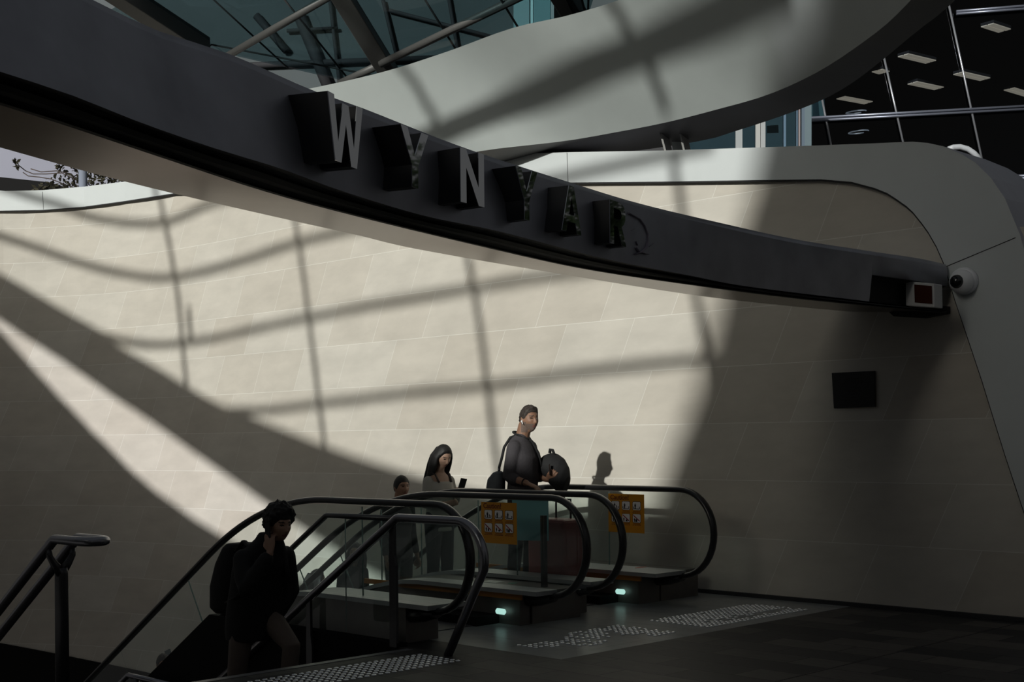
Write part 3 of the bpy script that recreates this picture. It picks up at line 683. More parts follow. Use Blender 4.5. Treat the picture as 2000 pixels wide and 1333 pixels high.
# ================================================================== unseen bars and panels added to throw the wall's shadows
# added bars, shaped from the shadow lines, stand 14 m in front of the wall, seen from the wall along the sun
CS = -4.0
def to_screen(q):
    c, p = cp(q); k = (c - CS)/SUN_CPZ[0]
    return (p - SUN_CPZ[1]*k, q.z - SUN_CPZ[2]*k)
from mathutils.bvhtree import BVHTree
_fv = [v for r_ in (F_HI, F_LO) for v in r_]; _n = len(F_HI)
FBVH = BVHTree.FromPolygons(_fv, [(i, i+1, _n+i+1, _n+i) for i in range(_n-1)])
def scr(x, y):
    a, b_ = ray(x, y); h = FBVH.ray_cast(Vector((0, 0, EYE)), Vector((a, 1, b_)).normalized())
    q = wall_hit(x, y)
    if h[0] is not None and h[0].y < q[0].y + 0.6 and y < 300: return to_screen(h[0])
    return to_screen(q[0])
def bar(pts, wid, name, parent):
    P = [Vector((*scr(x, y), 0)) for x, y in pts]; P = smooth_path(P, max(12, 4*len(P))) if len(P) > 2 else P
    b = MB(); vs = []
    for i in range(len(P)):
        t = (P[min(i+1, len(P)-1)] - P[max(i-1, 0)]).normalized(); n = Vector((-t.y, t.x, 0))*wid/2
        for q in (P[i]+n, P[i]-n):
            for c in (CS-0.04, CS+0.04): vs.append(W(c, q.x, q.y))
    fs = []
    for i in range(len(P)-1):
        a = i*4
        fs += [(a, a+4, a+5, a+1), (a+2, a+3, a+7, a+6), (a, a+2, a+6, a+4), (a+1, a+5, a+7, a+3)]
    fs += [(0, 1, 3, 2), (len(vs)-4, len(vs)-2, len(vs)-1, len(vs)-3)]
    b.add(vs, fs); return b.build(name, M['dark_steel'], parent)
gs = empty('shadow_screen', W(CS, 8, 0), kind='structure')  # unseen screen, added to cast the bar shadows on wall and ring
VB = [([(296, 250), (305, 330), (315, 400), (335, 500), (350, 600), (358, 690), (368, 790)], 0.125), ([(555, 250), (566, 350), (580, 450), (593, 540), (603, 620), (613, 700), (625, 800), (637, 895)], 0.12),
      ([(770, 60), (788, 110), (806, 158), (825, 195), (845, 225), (868, 268)], 0.125), ([(880, 340), (892, 400), (913, 500), (928, 580), (943, 680), (955, 780), (970, 900), (985, 990)], 0.125),
      ([(1185, -20), (1210, 30), (1240, 84), (1275, 150), (1303, 222)], 0.15), ([(1319, 300), (1330, 400), (1345, 500), (1362, 590), (1380, 690), (1390, 760)], 0.135)]
for p_, w_ in VB: bar(p_, w_*0.62, 'shadow_bar', gs)
HB = [([(-40, 352), (40, 380), (120, 404), (180, 425), (240, 435), (300, 437), (340, 430), (400, 403), (480, 380)], 0.17),
      ([(800, 283), (880, 250), (940, 224), (1000, 198), (1100, 156), (1196, 117), (1320, 66), (1440, 10), (1540, -40)], 0.42),
      ([(-60, 440), (0, 461), (75, 486), (150, 512), (225, 532), (300, 543), (350, 540), (420, 525), (500, 501), (580, 475), (675, 452), (900, 400), (1118, 350), (1300, 310), (1400, 290)], 0.16),
      ([(120, 622), (150, 638), (200, 655), (250, 668), (300, 674), (350, 671), (425, 660), (500, 643), (600, 622), (700, 602), (800, 585), (920, 564), (1000, 550), (1100, 536), (1250, 515), (1420, 490)], 0.145),
      ([(400, 802), (475, 803), (540, 800), (620, 790), (700, 781), (800, 769), (950, 755), (1000, 749), (1100, 733), (1200, 720), (1300, 709), (1400, 700)], 0.14)]
for p_, w_ in HB: bar(p_, w_*0.66, 'shadow_bar', gs)
bar([(368, 600), (370, 630), (374, 668)], 0.085, 'shadow_plate', gs)  # added plate for the small shadow blot beside a bar
def solid(pts2, name, kindname, mm, c=None):
    c = CS if c is None else c
    b = MB(); b.prism([W(c-0.15, p, z) for p, z in pts2], W(0.3, 0, 0)); return tag(b.build(name, mm), kind='structure')
BAND_UP = [(-160, 470), (0, 541), (125, 614), (190, 650), (219, 676), (250, 694), (300, 722), (362, 760), (400, 783), (450, 808), (500, 826), (562, 851), (625, 876), (687, 898), (762, 922), (812, 938), (900, 962), (1000, 988), (1100, 1007), (1200, 1008), (1320, 1008), (1420, 1008)]
BAND_LO = [(-160, 530), (0, 617), (50, 652), (125, 700), (175, 735), (225, 771), (300, 820), (375, 874), (437, 917), (500, 962), (560, 1004), (625, 1046), (700, 1095), (800, 1150)]
STRIP_LO = [(-160, 520), (0, 655), (62, 725), (112, 780), (175, 846), (250, 922), (300, 965), (375, 1019), (450, 1065), (560, 1130), (640, 1172), (800, 1240)]
up_ = [scr(*q) for q in BAND_UP]
g_ = MB(); g_.prism([W(CS+0.06, p, z) for p, z in up_ + [(up_[-1][0]-1.5, 12.5), (up_[0][0]+4, 12.5)]], W(0.01, 0, 0)); g_.build('glass_pane', M['screen_glass'], gs)  # added unseen pane, dims the sun above the dark band
up_, lo_, sl_ = [scr(*q) for q in BAND_UP], [scr(*q) for q in BAND_LO], [scr(*q) for q in STRIP_LO]
end_ = scr(1420, 1300)
b1 = up_ + [(up_[-1][0], end_[1]-0.5), scr(800, 1240)] + lo_[::-1]
solid(b1, 'shadow_band', '', M['dark_steel'])  # unseen panel cut to throw the broad dark band on the wall
b2 = sl_ + [(up_[-1][0]-1, sl_[-1][1]), (up_[-1][0]-1, -0.4), (sl_[0][0]+6, -0.4), (sl_[0][0]+6, sl_[0][1]+1.0)]
solid(b2, 'shade_panel_low', '', M['dark_steel'])  # unseen panel added to shade everything below the bright strip
RB = [(1620, -10), (1560, 80), (1515, 190), (1490, 290), (1478, 350), (1457, 420), (1440, 480), (1410, 585), (1385, 690), (1352, 787), (1326, 850), (1298, 932), (1272, 1008), (1240, 1100), (1200, 1220)]
CF = -24.0; df = CS - CF
rb_ = [(p - SUN_CPZ[1]*df, z - SUN_CPZ[2]*df) for p, z in [scr(*q) for q in RB]]
b3 = rb_ + [(rb_[-1][0], -0.4), (-16, -0.4), (-16, 34), (rb_[0][0]+1.5, 34), (rb_[0][0], rb_[0][1]+2)]
solid(b3, 'shade_block_right', '', M['dark_steel'], CF)  # unseen block added farther back, shades the right part with a softer edge
# unseen dark wall added behind the viewer to hold back ambient light
b = MB(); b.cpbox(-4.2, 12, -9.0, -8.7, -0.4, 4.2); tag(b.build('shade_wall_front', M['office_dark']), kind='structure')
# hedge on the terrace to the right, mirrored in the letters
# dark tower across the street, seen through the roof glass
tw = empty('street_tower', at_depth(600, 200, 34), 'dark teal glazed tower seen through the canopy roof glass', 'building')
b = MB(); b.prism(dq([(-40, -160), (1230, -160), (1230, 230), (300, 230), (-40, 120)], 34), Vector((0, 0.5, 0))); b.build('facade', mat('tower teal', (0.05, 0.068, 0.072), 0.5, noise_amt=0.5, noise_scale=0.35, spec=0.3), tw)
for x0, y0, x1, y1, r_ in ((640, -40, 672, 240, .05), (748, 0, 775, 110, .05), (872, -30, 900, 130, .05), (430, 130, 900, 112, .08), (560, 60, 660, 55, .05), (760, 20, 1030, 90, .05), (500, 30, 560, 100, .10), (585, 30, 650, 190, .16)):
    q = MB(); q.tube([at_depth(x0, y0, 33.9), at_depth(x1, y1, 33.9)], r_, 6); q.build('mullion', M['office_dark'], tw)
for x0, x1, col in ((1003, 1034, (0.20, 0.34, 0.36)), (1036, 1041, (0.45, 0.70, 0.72)), (1042, 1075, (0.13, 0.27, 0.29)), (1076, 1082, (0.30, 0.36, 0.37))):
    q = MB(); q.prism(dq([(x0, -60), (x1, -60), (x1, 90), (x0, 90)], 33.6), Vector((0, 0.2, 0))); q.build('fin', mat('tower fin', col, 0.4), tw)
hd = empty('terrace_tree', (6.9, 10.2, 0.0), 'green leafy tree on the terrace behind the portal leg, mirrored in the letters', 'tree')
b = MB(); b.tube([(6.9, 10.2, -0.2), (6.88, 10.15, 1.6), (6.8, 10.0, 2.8), (6.7, 9.9, 3.9)], [0.12, 0.10, 0.08, 0.04], 10); b.build('trunk', mat('bark', (0.08, 0.06, 0.05), 0.8), hd)
b = MB(); rng = random.Random(9)
for k in range(6500):
    v = Vector((rng.gauss(0, 1), rng.gauss(0, 1), rng.gauss(0, 1))).normalized()*(rng.random()**0.45)
    leaf(b, Vector((6.45 + v.x*1.05, 10.5 + v.y*1.75, 3.70 + v.z*0.92)), rng.uniform(0.035, 0.085))
b.build('foliage', mat('tree leaves', (0.075, 0.12, 0.04), 0.5, noise_amt=0.9, noise_scale=4), hd, fix=False)
# ================================================================== escalators
ZC, SLP, DROP = 1.03, 0.62, 3.0
def rail_z(p, p0, r=0.85):
    """height drop of the handrail along p: level, then falling, then level again"""
    def soft(u):   # 0 for u<-r, u for u>r, parabola between
        return 0 if u <= -r else (u if u >= r else (u + r)**2/(4*r))
    return -SLP*(soft(p - p0) - soft(p - p0 - DROP/SLP))
def escalator(name, cA, cB, nose, p0, deckA, deckB, label):
    root = empty(name, W((cA+cB)/2, nose + 0.8, 0), label, 'escalator', 'escalators beside the stone wall')
    P1 = p0 + DROP/SLP + 1.6
    flat = [nose + 0.37 + k*0.12 for k in range(int((P1 - nose - 0.37)/0.12))]
    top = [(p, ZC + rail_z(p, p0)) for p in flat]
    nosep = [(nose + 0.46, 0.255), (nose + 0.42, 0.25)] + [(nose + 0.37 - 0.37*math.sin(t), 0.64 - 0.39*math.cos(t)) for t in [PI*k/18 for k in range(0, 18)]]
    path = nosep + top
    for c, side_, dk in ((cA, -1, deckA), (cB, 1, deckB)):
        h = MB(); h.tube([W(c, p, z) for p, z in path], 0.027, 12, r2=0.040, up=None); h.build('handrail', M['rubber'], root)
        g = MB(); g.tube([W(c, p, z) for p, z in [(p, z) for p, z in nosep[2:]] + [(p, z-0.034) for p, z in top]], 0.012, 6, r2=0.016)
        # glass panes: newel pane, level pane, then leaning panes
        cuts = [nose + 0.035, nose + 1.22, nose + 2.50] + [nose + 2.50 + 1.25*k for k in range(1, 7)]
        for k in range(len(cuts)-1):
            a, b_ = cuts[k]+0.004, cuts[k+1]-0.004
            lean = lambda p: 0.0 if p < p0 + 0.2 or p > p0 + 4.6 else 0.33
            if k == 0:
                pol = [(b_, 0.27)] + [(nose+0.42, 0.27)] + [(nose + 0.37 - 0.345*math.sin(t), 0.64 - 0.365*math.cos(t)) for t in [PI*j/14 for j in range(1, 15)]] + [(b_, ZC-0.03)]
            else:
                n = 8; up_ = [(lerp(a - 0*lean(a), b_ - 0*lean(b_), j/n)) for j in range(n+1)]
                pol = [(p, ZC - 0.03 + rail_z(p, p0)) for p in up_[::-1]] + [(lerp(a - lean(a), b_ - lean(b_), j/n), 0.27 + rail_z(lerp(a - lean(a), b_ - lean(b_), j/n), p0)) for j in range(n+1)]
            q = MB(); q.prism([W(c-0.005, p, z) for p, z in pol], W(0.010, 0, 0)); q.build('glass_panel', M['glass'], root)
        for pj in cuts[1:4]:
            ln = 0.33 if pj > p0 + 0.2 else 0.0
            q = MB(); q.tube([W(c, pj, ZC - 0.04 + rail_z(pj, p0)), W(c, pj-ln, 0.27 + rail_z(pj-ln, p0))], 0.006, 6); q.build('glass_joint', M['glass_edge'], root)
        # deck cap along the foot of the glass, cladding under it
        c0, c1 = dk; q = MB(); pp = [nose + 0.34 + 0.2*k for k in range(int((P1-nose-0.34)/0.2))]
        ring_ = []
        for i, p in enumerate(pp):
            z = 0.30 + rail_z(p, p0); cc0, cc1 = c0, c1
            ring_.append([W(cc0, p, z), W(cc1, p, z), W(cc1, p, z-0.035), W(cc0, p, z-0.035)])
        q.loft(ring_, True, sm=False); q.build('deck', M['deck'], root)
        q = MB(); ring_ = []
        for p in [nose + 0.62 + 0.25*k for k in range(int((P1-nose-0.62)/0.25))]:
            z = 0.27 + rail_z(p, p0)
            ins0 = 0.10 if c0 < c - 0.1 and side_ == 1 else 0.03
            ring_.append([W(c0+ins0, p, z), W(c1-0.03, p, z), W(c1-0.03, p, z-(0.27 if p < nose+2.2 else 1.1)), W(c0+ins0, p, z-(0.27 if p < nose+2.2 else 1.1))])
        q.loft(ring_, True, sm=False); q.build('base_cladding', M['brown_clad'], root)
        if (c == CB): # dark filler of the island up to the next escalator
            q = MB(); q.cpbox(c1, CC-0.02, nose+0.62, p0-0.3, 0.0, 0.255); q.build('island_cover', M['brown_clad'], root)
        if (c == CD):
            q = MB(); q.cpbox(c1-0.01, 10.15, nose+0.62, p0-0.3, 0.0, 0.26); q.build('wall_side_cover', M['brown_clad'], root)
        q = MB(); q.tube([W(c, nose+0.36, 0.235), W(c, nose+0.50, 0.215), W(c, nose+0.66, 0.20)], [0.035, 0.055, 0.06], 12, r2=[0.055, 0.075, 0.08]); q.build('handrail_inlet', M['rubber'], root)
    # inner skirt with brush strip and comb lamp on the far side
    q = MB(); q.cpbox(deckB[0]+0.05, deckB[0]+0.07, nose+0.56, p0, 0.215, 0.258); q.build('brush_strip', M['orange_strip'], root)
    lp = MB(); cl = deckB[0] + 0.06; pl_ = nose + 0.80
    lp.tube([W(cl, pl_-0.05, 0.105), W(cl, pl_-0.04, 0.105), W(cl, pl_+0.04, 0.105), W(cl, pl_+0.05, 0.105)], [0.014, 0.024, 0.024, 0.014], 10, r2=[0.012, 0.02, 0.02, 0.012])
    lp.build('comb_lamp', M['lamp'], root)['label'] = 'glowing white lamp'
    q = MB(); q.cpbox(deckB[0]-0.16, deckB[0]+0.10, nose+0.86, nose+1.7, 0.0, 0.075); q.build('comb_tray', M['black'], root)
    # treads between the skirts
    q = MB(); q.cpbox(deckA[1]-0.02, deckB[0]+0.08, nose+0.9, p0-0.2, -0.05, 0.006); p = p0-0.2; z = 0.0; ze = 0
    prof_ = [(p0-0.25, -0.5), (p0-0.25, 0.0)]
    k = 0
    while ze > -DROP:
        pn = prof_[-1][0] + 0.40; prof_.append((pn, prof_[-1][1])); ze = max(-DROP, rail_z(pn+0.15, p0)); prof_.append((pn, ze)); k += 1
    prof_ += [(P1, ze), (P1, ze-0.6)]
    lo = [(p, z-0.55) for p, z in prof_[::-1]]
    q.loft([[W(c, p, z) for p, z in prof_] for c in (deckA[1]-0.02, deckB[0]+0.08)], True, sm=False)
    q.build('steps', mat('step grey', (0.06, 0.06, 0.062), 0.5) if 'step grey' not in bpy.data.materials else bpy.data.materials['step grey'], root)
    return root
CA, CB, CC, CD = 6.47, 7.71, 8.33, 9.57
escalator('escalator', CA, CB, 6.90, 9.45, (6.36, 6.74), (7.49, 7.73), 'nearer escalator with glass sides and black handrails beside the stair')
escalator('escalator', CC, CD, 7.06, 9.75, (8.31, 8.60), (9.17, 9.60), 'farther escalator with glass sides, next to the stone wall')
def step_z(p): 
    return 0.0 if p < 9.5 else max(-3.0, rail_z(p - 0.02, 9.75))

# signs stuck on the glass
def caution(px, c, label):
    tl, tr, br, bl_ = [at_c(x, y, c) for x, y in px]
    xd = W(0, -1, 0); wd_ = (tr-tl).length; ht = (tl.z + tr.z - bl_.z - br.z)/2; org = Vector((bl_.x, bl_.y, (bl_.z+br.z)/2)); nn = -W(1, 0, 0)
    r = empty('caution_sign', org + xd*wd_/2, label, 'sign', 'orange caution signs')
    P = lambda u, v, o=0.0: org + xd*(u*wd_) + up*(v*ht) + nn*o
    def q4(name, u0, v0, u1, v1, o, m, poly=None):
        b = MB(); b.prism([P(a, c_, o) for a, c_ in (poly or [(u0, v0), (u1, v0), (u1, v1), (u0, v1)])], nn*0.0012); return b.build(name, m, r)
    q4('panel', 0, 0, 1, 1, 0.001, M['orange'])
    text_on('Caution!', P(0.06, 0.85, 0.0035), xd, up, ht*0.180, M['sign_brown'], 'lettering', r, bold=0.0016)
    for row, v0 in ((0, 0.595), (1, 0.275)):
        for col, u0 in ((0, 0.10), (1, 0.395), (2, 0.69)):
            w_, h_ = 0.21, 0.21
            rr = [(u0+.02, v0), (u0+w_-.02, v0), (u0+w_, v0+.02), (u0+w_, v0+h_-.02), (u0+w_-.02, v0+h_), (u0+.02, v0+h_), (u0, v0+h_-.02), (u0, v0+.02)]
            g = lambda pts, k: [(u0+w_/2+(a-u0-w_/2)*k, v0+h_/2+(b_-v0-h_/2)*k) for a, b_ in pts]
            t = q4('pictogram', 0, 0, 0, 0, 0.0036, M['sign_white'], rr)
            bd = MB(); bd.prism([P(a, c_, 0.0023) for a, c_ in g(rr, 1.10)], nn*0.0012); bd.build('border', M['sign_black'], t)
            fig = MB()
            def fq(pts): fig.prism([P(u0+w_*a, v0+h_*b_, 0.0049) for a, b_ in pts], nn*0.0010)
            def man_(x, s, base=0.2):
                fq([(x-.05*s, base+.62*s), (x+.05*s, base+.62*s), (x+.06*s, base+.74*s), (x-.06*s, base+.74*s)])
                fq([(x-.10*s, base+.28*s), (x+.10*s, base+.28*s), (x+.13*s, base+.60*s), (x-.13*s, base+.60*s)])
                fq([(x-.08*s, base), (x+.08*s, base), (x+.08*s, base+.29*s), (x-.08*s, base+.29*s)])
            if row == 0:
                fq([(.12, .10), (.88, .10), (.88, .17), (.12, .17)]); fq([(.08, .14), (.16, .14), (.16, .42), (.08, .42)]); fq([(.84, .14), (.92, .14), (.92, .42), (.84, .42)])
                man_(.40 if col == 0 else .33, .86, .16)
                if col == 0: man_(.66, .5, .16)
            else:
                man_(.22, .66, .06)
                if col == 1: fq([(.48, .08), (.72, .10), (.66, .34), (.46, .3)])
                elif col == 2: fq([(.34, .06), (.58, .06), (.60, .34), (.46, .44), (.34, .34)])
                else: fq([(.42, .08), (.62, .08), (.60, .4), (.44, .4)])
            fig.build('figure', M['sign_black'], t)
            if row == 1:
                b = MB(); b.prism([P(u0+w_*a, v0+h_*b_, 0.0062) for a, b_ in ((.12, .92), (.06, .82), (.88, .12), (.94, .22))], nn*0.001); b.build('prohibition_bar', M['sign_red'], t)
            for j, (f0, f1) in enumerate(((-.12, .12), (-.15, .15))):
                um = u0 + w_/2; yy = v0 - 0.045 - 0.034*j
                b = MB()
                for s_ in range(4):
                    ua = lerp(um+f0*0.8, um+f1*0.8, s_/4); b.prism([P(ua, yy, .0024), P(ua+.05, yy, .0024), P(ua+.05, yy+.015, .0024), P(ua, yy+.015, .0024)], nn*0.001)
                b.build('caption', M['sign_brown'], r)
    return r
caution([(938, 981), (1007, 983), (1010, 1064), (941, 1061)], CB-0.008, 'orange caution sign on the nearer escalator glass, partly behind the steel rail end')
caution([(1187, 965), (1257, 966), (1260, 1042), (1189, 1040)], CD-0.008, 'orange caution sign on the far escalator glass near the wall')
b = MB(); b.prism([at_c(x, y, CC-0.008) for x, y in ((1000, 974), (1071, 975), (1072, 1057), (1004, 1056))], W(-0.002, 0, 0))
tag(b.build('teal_panel', M['teal']), 'plain pale teal film on the glass right of the nearer caution sign', 'panel')
b = MB(); q0 = at_z(1064, 1137, 0.30); q0.z = 0.257; b.box(q0 + Vector((0, 0, 0.30)), (0.034, 0.034, 0.60), Matrix.Rotation(PI/4, 3, 'Z')); b.box(q0 + Vector((-0.022, 0, 0.30)), (0.010, 0.02, 0.60), Matrix.Rotation(PI/4, 3, 'Z'))
tag(b.build('metal_post', M['dark_steel']), 'short square metal post standing on the deck between the escalators', 'post')
def disc(x, y, z, ra, rb, name, m, label, cat, extra=None):
    c = at_z(x, y, z); e = W(0, 1, 0); n = W(1, 0, 0); b = MB()
    b.prism([c + e*(ra*math.cos(t)) + n*(rb*math.sin(t)) for t in [2*PI*k/20 for k in range(20)]], Vector((0, 0, 0.002)))
    return tag(b.build(name, m), label, cat)
disc(1001, 1140, 0.3005, 0.035, 0.045, 'sticker', mat('green sticker', (0.03, 0.30, 0.20), 0.4), 'round green sticker on the deck of the nearer escalator', 'sticker')
disc(1252, 1109, 0.3005, 0.026, 0.085, 'sticker', mat('red sticker', (0.42, 0.06, 0.03), 0.4), 'oval red button on the deck of the far escalator', 'sticker')
b = MB(); c = at_z(962, 1137, 0.3005); b.prism([c + W(0.06*a, 0.09*d, 0) for a, d in ((-1, -1), (1, -1), (1, 1), (-1, 1))], Vector((0, 0, 0.002)))
tag(b.build('cover_plate', mat('cover plate', (0.44, 0.46, 0.46), 0.3, metal=0.5)), 'square pale cover plate on the nearer escalator deck', 'plate')

# ================================================================== rails of the stair
gd = empty('glass_guard', W(6.25, 8.2, 0.03), 'glass guard with a dark cap rail between the stair and the escalator', 'guard')
b = MB(); b.prism([W(6.245, p, z) for p, z in ((7.46, 0.045), (9.70, 0.045), (8.27, 0.915), (7.46, 0.915))], W(0.010, 0, 0)); b.build('glass_panel', M['glass'], gd)
b = MB(); b.tube([W(6.25, p, z) for p, z in ((7.42, 0.93), (8.27, 0.93), (8.29, 0.925), (12.6, 0.925-0.61*4.31))], 0.021, 10, r2=0.026); b.build('cap_rail', M['dark_steel'], gd)
b = MB(); b.tube([W(6.25, 8.05, 0.05), W(6.25, 8.05, 0.91)], 0.005, 6); b.build('glass_joint', M['glass_edge'], gd)
CRL = 6.18
hr = empty('stair_handrail', W(CRL, 7.4, 0), 'steel stair handrail that turns down to the floor beside the glass guard', 'handrail')
path = [(11.0, 0.94-0.618*3.64), (7.36, 0.94), (7.345, 0.944), (6.72, 0.944)] + [(6.72 - 0.26*math.sin(t), 0.944 - 0.26*(1-math.cos(t))) for t in [PI*k/20*1.14 for k in range(1, 11)]]
path.append((6.86, 0.0))
b = MB(); b.tube([W(CRL + (0.03*max(0, 0.9-z) if p < 7 else 0), p, z) for p, z in path], 0.031, 14); b.build('rail', M['rail_steel'], hr)
def blade_post(c, p, z0, z1, root, wd_=0.080):
    q = MB(); pr = [(-.5, 0), (.5, 0), (.5, .66), (.30, .74), (.26, 1.0), (-.36, 1.0), (-.46, .66)]
    q.prism([W(c-0.012, p - a*wd_, lerp(z0, z1, v)) for a, v in pr], W(0.024, 0, 0)); q.build('post', M['dark_steel'], root, bevel=0.003)
blade_post(CRL+0.03, 7.44, 0.0, 0.90, hr); blade_post(CRL, 8.42, -0.80, 0.27, hr)
lh = empty('double_handrail', W(3.85, 7.8, -0.32), 'dark twin stair handrail with rounded loop end on a forked post at lower left', 'handrail')
lp = [(10.6, 0.915-0.63*2.87), (7.74, 0.915), (7.725, 0.92), (7.42, 0.92)]
loop = [W(3.77, p, z) for p, z in lp] + [W(3.845 - 0.075*math.cos(t), 7.42 - 0.10*math.sin(t), 0.92) for t in [PI*k/10 for k in range(1, 10)]] + [W(3.92, p, z) for p, z in lp[::-1]]
b = MB(); b.tube(loop, 0.029, 14, r2=0.034); b.build('rail', M['rail_steel'], lh)
b = MB(); b.tube([W(3.845, 7.80, -0.32), W(3.845, 7.80, 0.70), W(3.845, 7.80, 0.735)], [0.045, 0.042, 0.038], 14, r2=[0.024, 0.024, 0.03]); b.build('post', M['dark_steel'], lh)
for s in (-1, 1):
    b = MB(); b.tube([W(3.845, 7.80, 0.70), W(3.845 + s*0.045, 7.80, 0.76), W(3.845 + s*0.075, 7.80, 0.81), W(3.845 + s*0.078, 7.80, 0.86)], [0.034, 0.026, 0.02, 0.018], 10, r2=[0.02, 0.02, 0.018, 0.018]); b.build('fork_arm', M['dark_steel'], lh)
lr = empty('landing_handrail', W(6.08, 10.9, -1.6), 'low steel handrail end peeping over the stair edge at bottom left', 'handrail')
b = MB(); b.tube([W(6.08, p, z) for p, z in ((13.2, -0.616-0.62*2.15), (11.06, -0.616), (11.04, -0.61), (10.3, -0.61))], 0.025, 12); b.build('rail', M['rail_steel'], lr)
b = MB(); b.tube([W(6.08, 10.9, -1.6), W(6.08, 10.9, -0.62)], 0.03, 10); b.build('post', M['dark_steel'], lr)

# ================================================================== tactile studs
b = MB(); n = 12
rg = [[Vector((r*math.cos(2*PI*k/n), r*math.sin(2*PI*k/n), z)) for k in range(n)] for r, z in ((0.0185, 0.0), (0.0178, 0.0035), (0.0150, 0.0068), (0.0095, 0.0088), (0.003, 0.0094))]
b.loft(rg, True)
M['stud'] = mat('stud steel', (0.93, 0.95, 0.98), 0.25, metal=0.75)
stud0 = b.build('tactile_stud', M['stud'])
pts1 = [(c, p) for i in range(31) for j in range(8) for c, p in [(4.42 + i*0.056 + (0.0), 6.64 + j*0.056)]]
rng = random.Random(3)
pts2 = []
for i in range(23):
    for j in range(11):
        c, p = 6.86 + i*0.056, 6.36 + j*0.056
        dn = noise.noise(Vector((c*2.2, p*4.0, 1.7)))
        if dn > -0.02 and rng.random() < 0.78: pts2.append((c, p))
pts3 = [(8.50 + i*0.056, 6.34 + j*0.056) for i in range(26) for j in range(11) if not (rng.random() < 0.06 or (j in (2, 3) and i > 6 and rng.random() < 0.75))]
G = {1: ('tactile studs at the stair head', 'small round steel stud in the dense field at the head of the stair'), 2: ('tactile studs in the worn middle field', 'small round steel stud in the patchy field before the nearer escalator'),
     3: ('tactile studs before the far escalator', 'small round steel stud in the field before the far escalator by the wall')}
allp = [(c, p, 1) for c, p in pts1 if p < 7.22 and px_of(W(c, p, 0.004))[1] < 1345] + [(c, p, 2) for c, p in pts2] + [(c, p, 3) for c, p in pts3]
allp.sort(key=lambda t: W(t[0], t[1], 0).y)
for k, (c, p, g) in enumerate(allp[:300]):
    o = stud0 if k == 0 else stud0.copy()
    if k: COL.objects.link(o)
    o.location = W(c, p, 0.0006 if g != 1 else 0.0006); o['label'] = G[g][1]; o['category'] = 'stud'; o['group'] = G[g][0]
if allp[300:]:
    b = MB()
    for c, p, g in allp[300:]:
        o_ = W(c, p, 0.0006); b.loft([[v + o_ for v in r_] for r_ in rg], True)
    tag(b.build('tactile_studs', M['stud']), 'rest of the small steel studs before the far escalator by the wall', 'stud', kind='stuff')
# ================================================================== people
def remeshed(mb, voxel, smooth=2, sfac=0.5):
    """one continuous surface grown from overlapping closed shapes"""
    me = bpy.data.meshes.new('t'); me.from_pydata(mb.v, [], mb.f)
    b = bmesh.new(); b.from_mesh(me); bmesh.ops.recalc_face_normals(b, faces=b.faces); b.to_mesh(me); b.free()
    o = bpy.data.objects.new('t', me); COL.objects.link(o)
    r = o.modifiers.new('r', 'REMESH'); r.mode = 'VOXEL'; r.voxel_size = voxel
    if smooth: s = o.modifiers.new('s', 'SMOOTH'); s.factor = sfac; s.iterations = smooth
    dg = bpy.context.evaluated_depsgraph_get(); dg.update()
    out = bpy.data.meshes.new_from_object(o.evaluated_get(dg))
    vs = [v.co.copy() for v in out.vertices]; fs = [tuple(p.vertices) for p in out.polygons]
    bpy.data.objects.remove(o); bpy.data.meshes.remove(me); bpy.data.meshes.remove(out)
    return vs, fs
def ss(a, b, x):
    t = min(1, max(0, (x-a)/(b-a))); return t*t*(3-2*t)
def head_r(d, fem=0.0):
    """face surface for a unit direction: x ahead, y left, z up"""
    x, y, z = d
    p = Vector((0.096*x, 0.076*y, 0.118*z))
    lo = ss(0.05, 1.0, -z)
    p.y *= 1 - (0.30 + 0.10*fem)*lo
    if x > 0: p.x += 0.012*lo*x + 0.004*x
    else: p.x *= 1 - 0.30*ss(0.25, 0.9, -z)
    if z > 0.2: p.y *= 1 - 0.06*ss(0.2, 0.8, z)
    if x > 0.15:
        k = ss(0.15, 0.5, x)
        g = lambda y0, z0, sy, sz: math.exp(-((p.y-y0)/sy)**2 - ((p.z-z0)/sz)**2)
        e = 0
        e += 0.0050*(1-0.6*fem)*(g(0.030, 0.033, 0.022, 0.009) + g(-0.030, 0.033, 0.022, 0.009))
        e -= 0.0115*(g(0.031, 0.014, 0.015, 0.011) + g(-0.031, 0.014, 0.015, 0.011))
        e += 0.0045*(g(0.044, -0.016, 0.018, 0.016) + g(-0.044, -0.016, 0.018, 0.016))
        e += 0.0055*g(0, -0.052, 0.020, 0.006) + 0.0050*g(0, -0.064, 0.017, 0.006) - 0.004*g(0, -0.058, 0.018, 0.003)
        e += 0.0085*g(0, -0.092, 0.022, 0.014)
        p.x += e*k
    return p
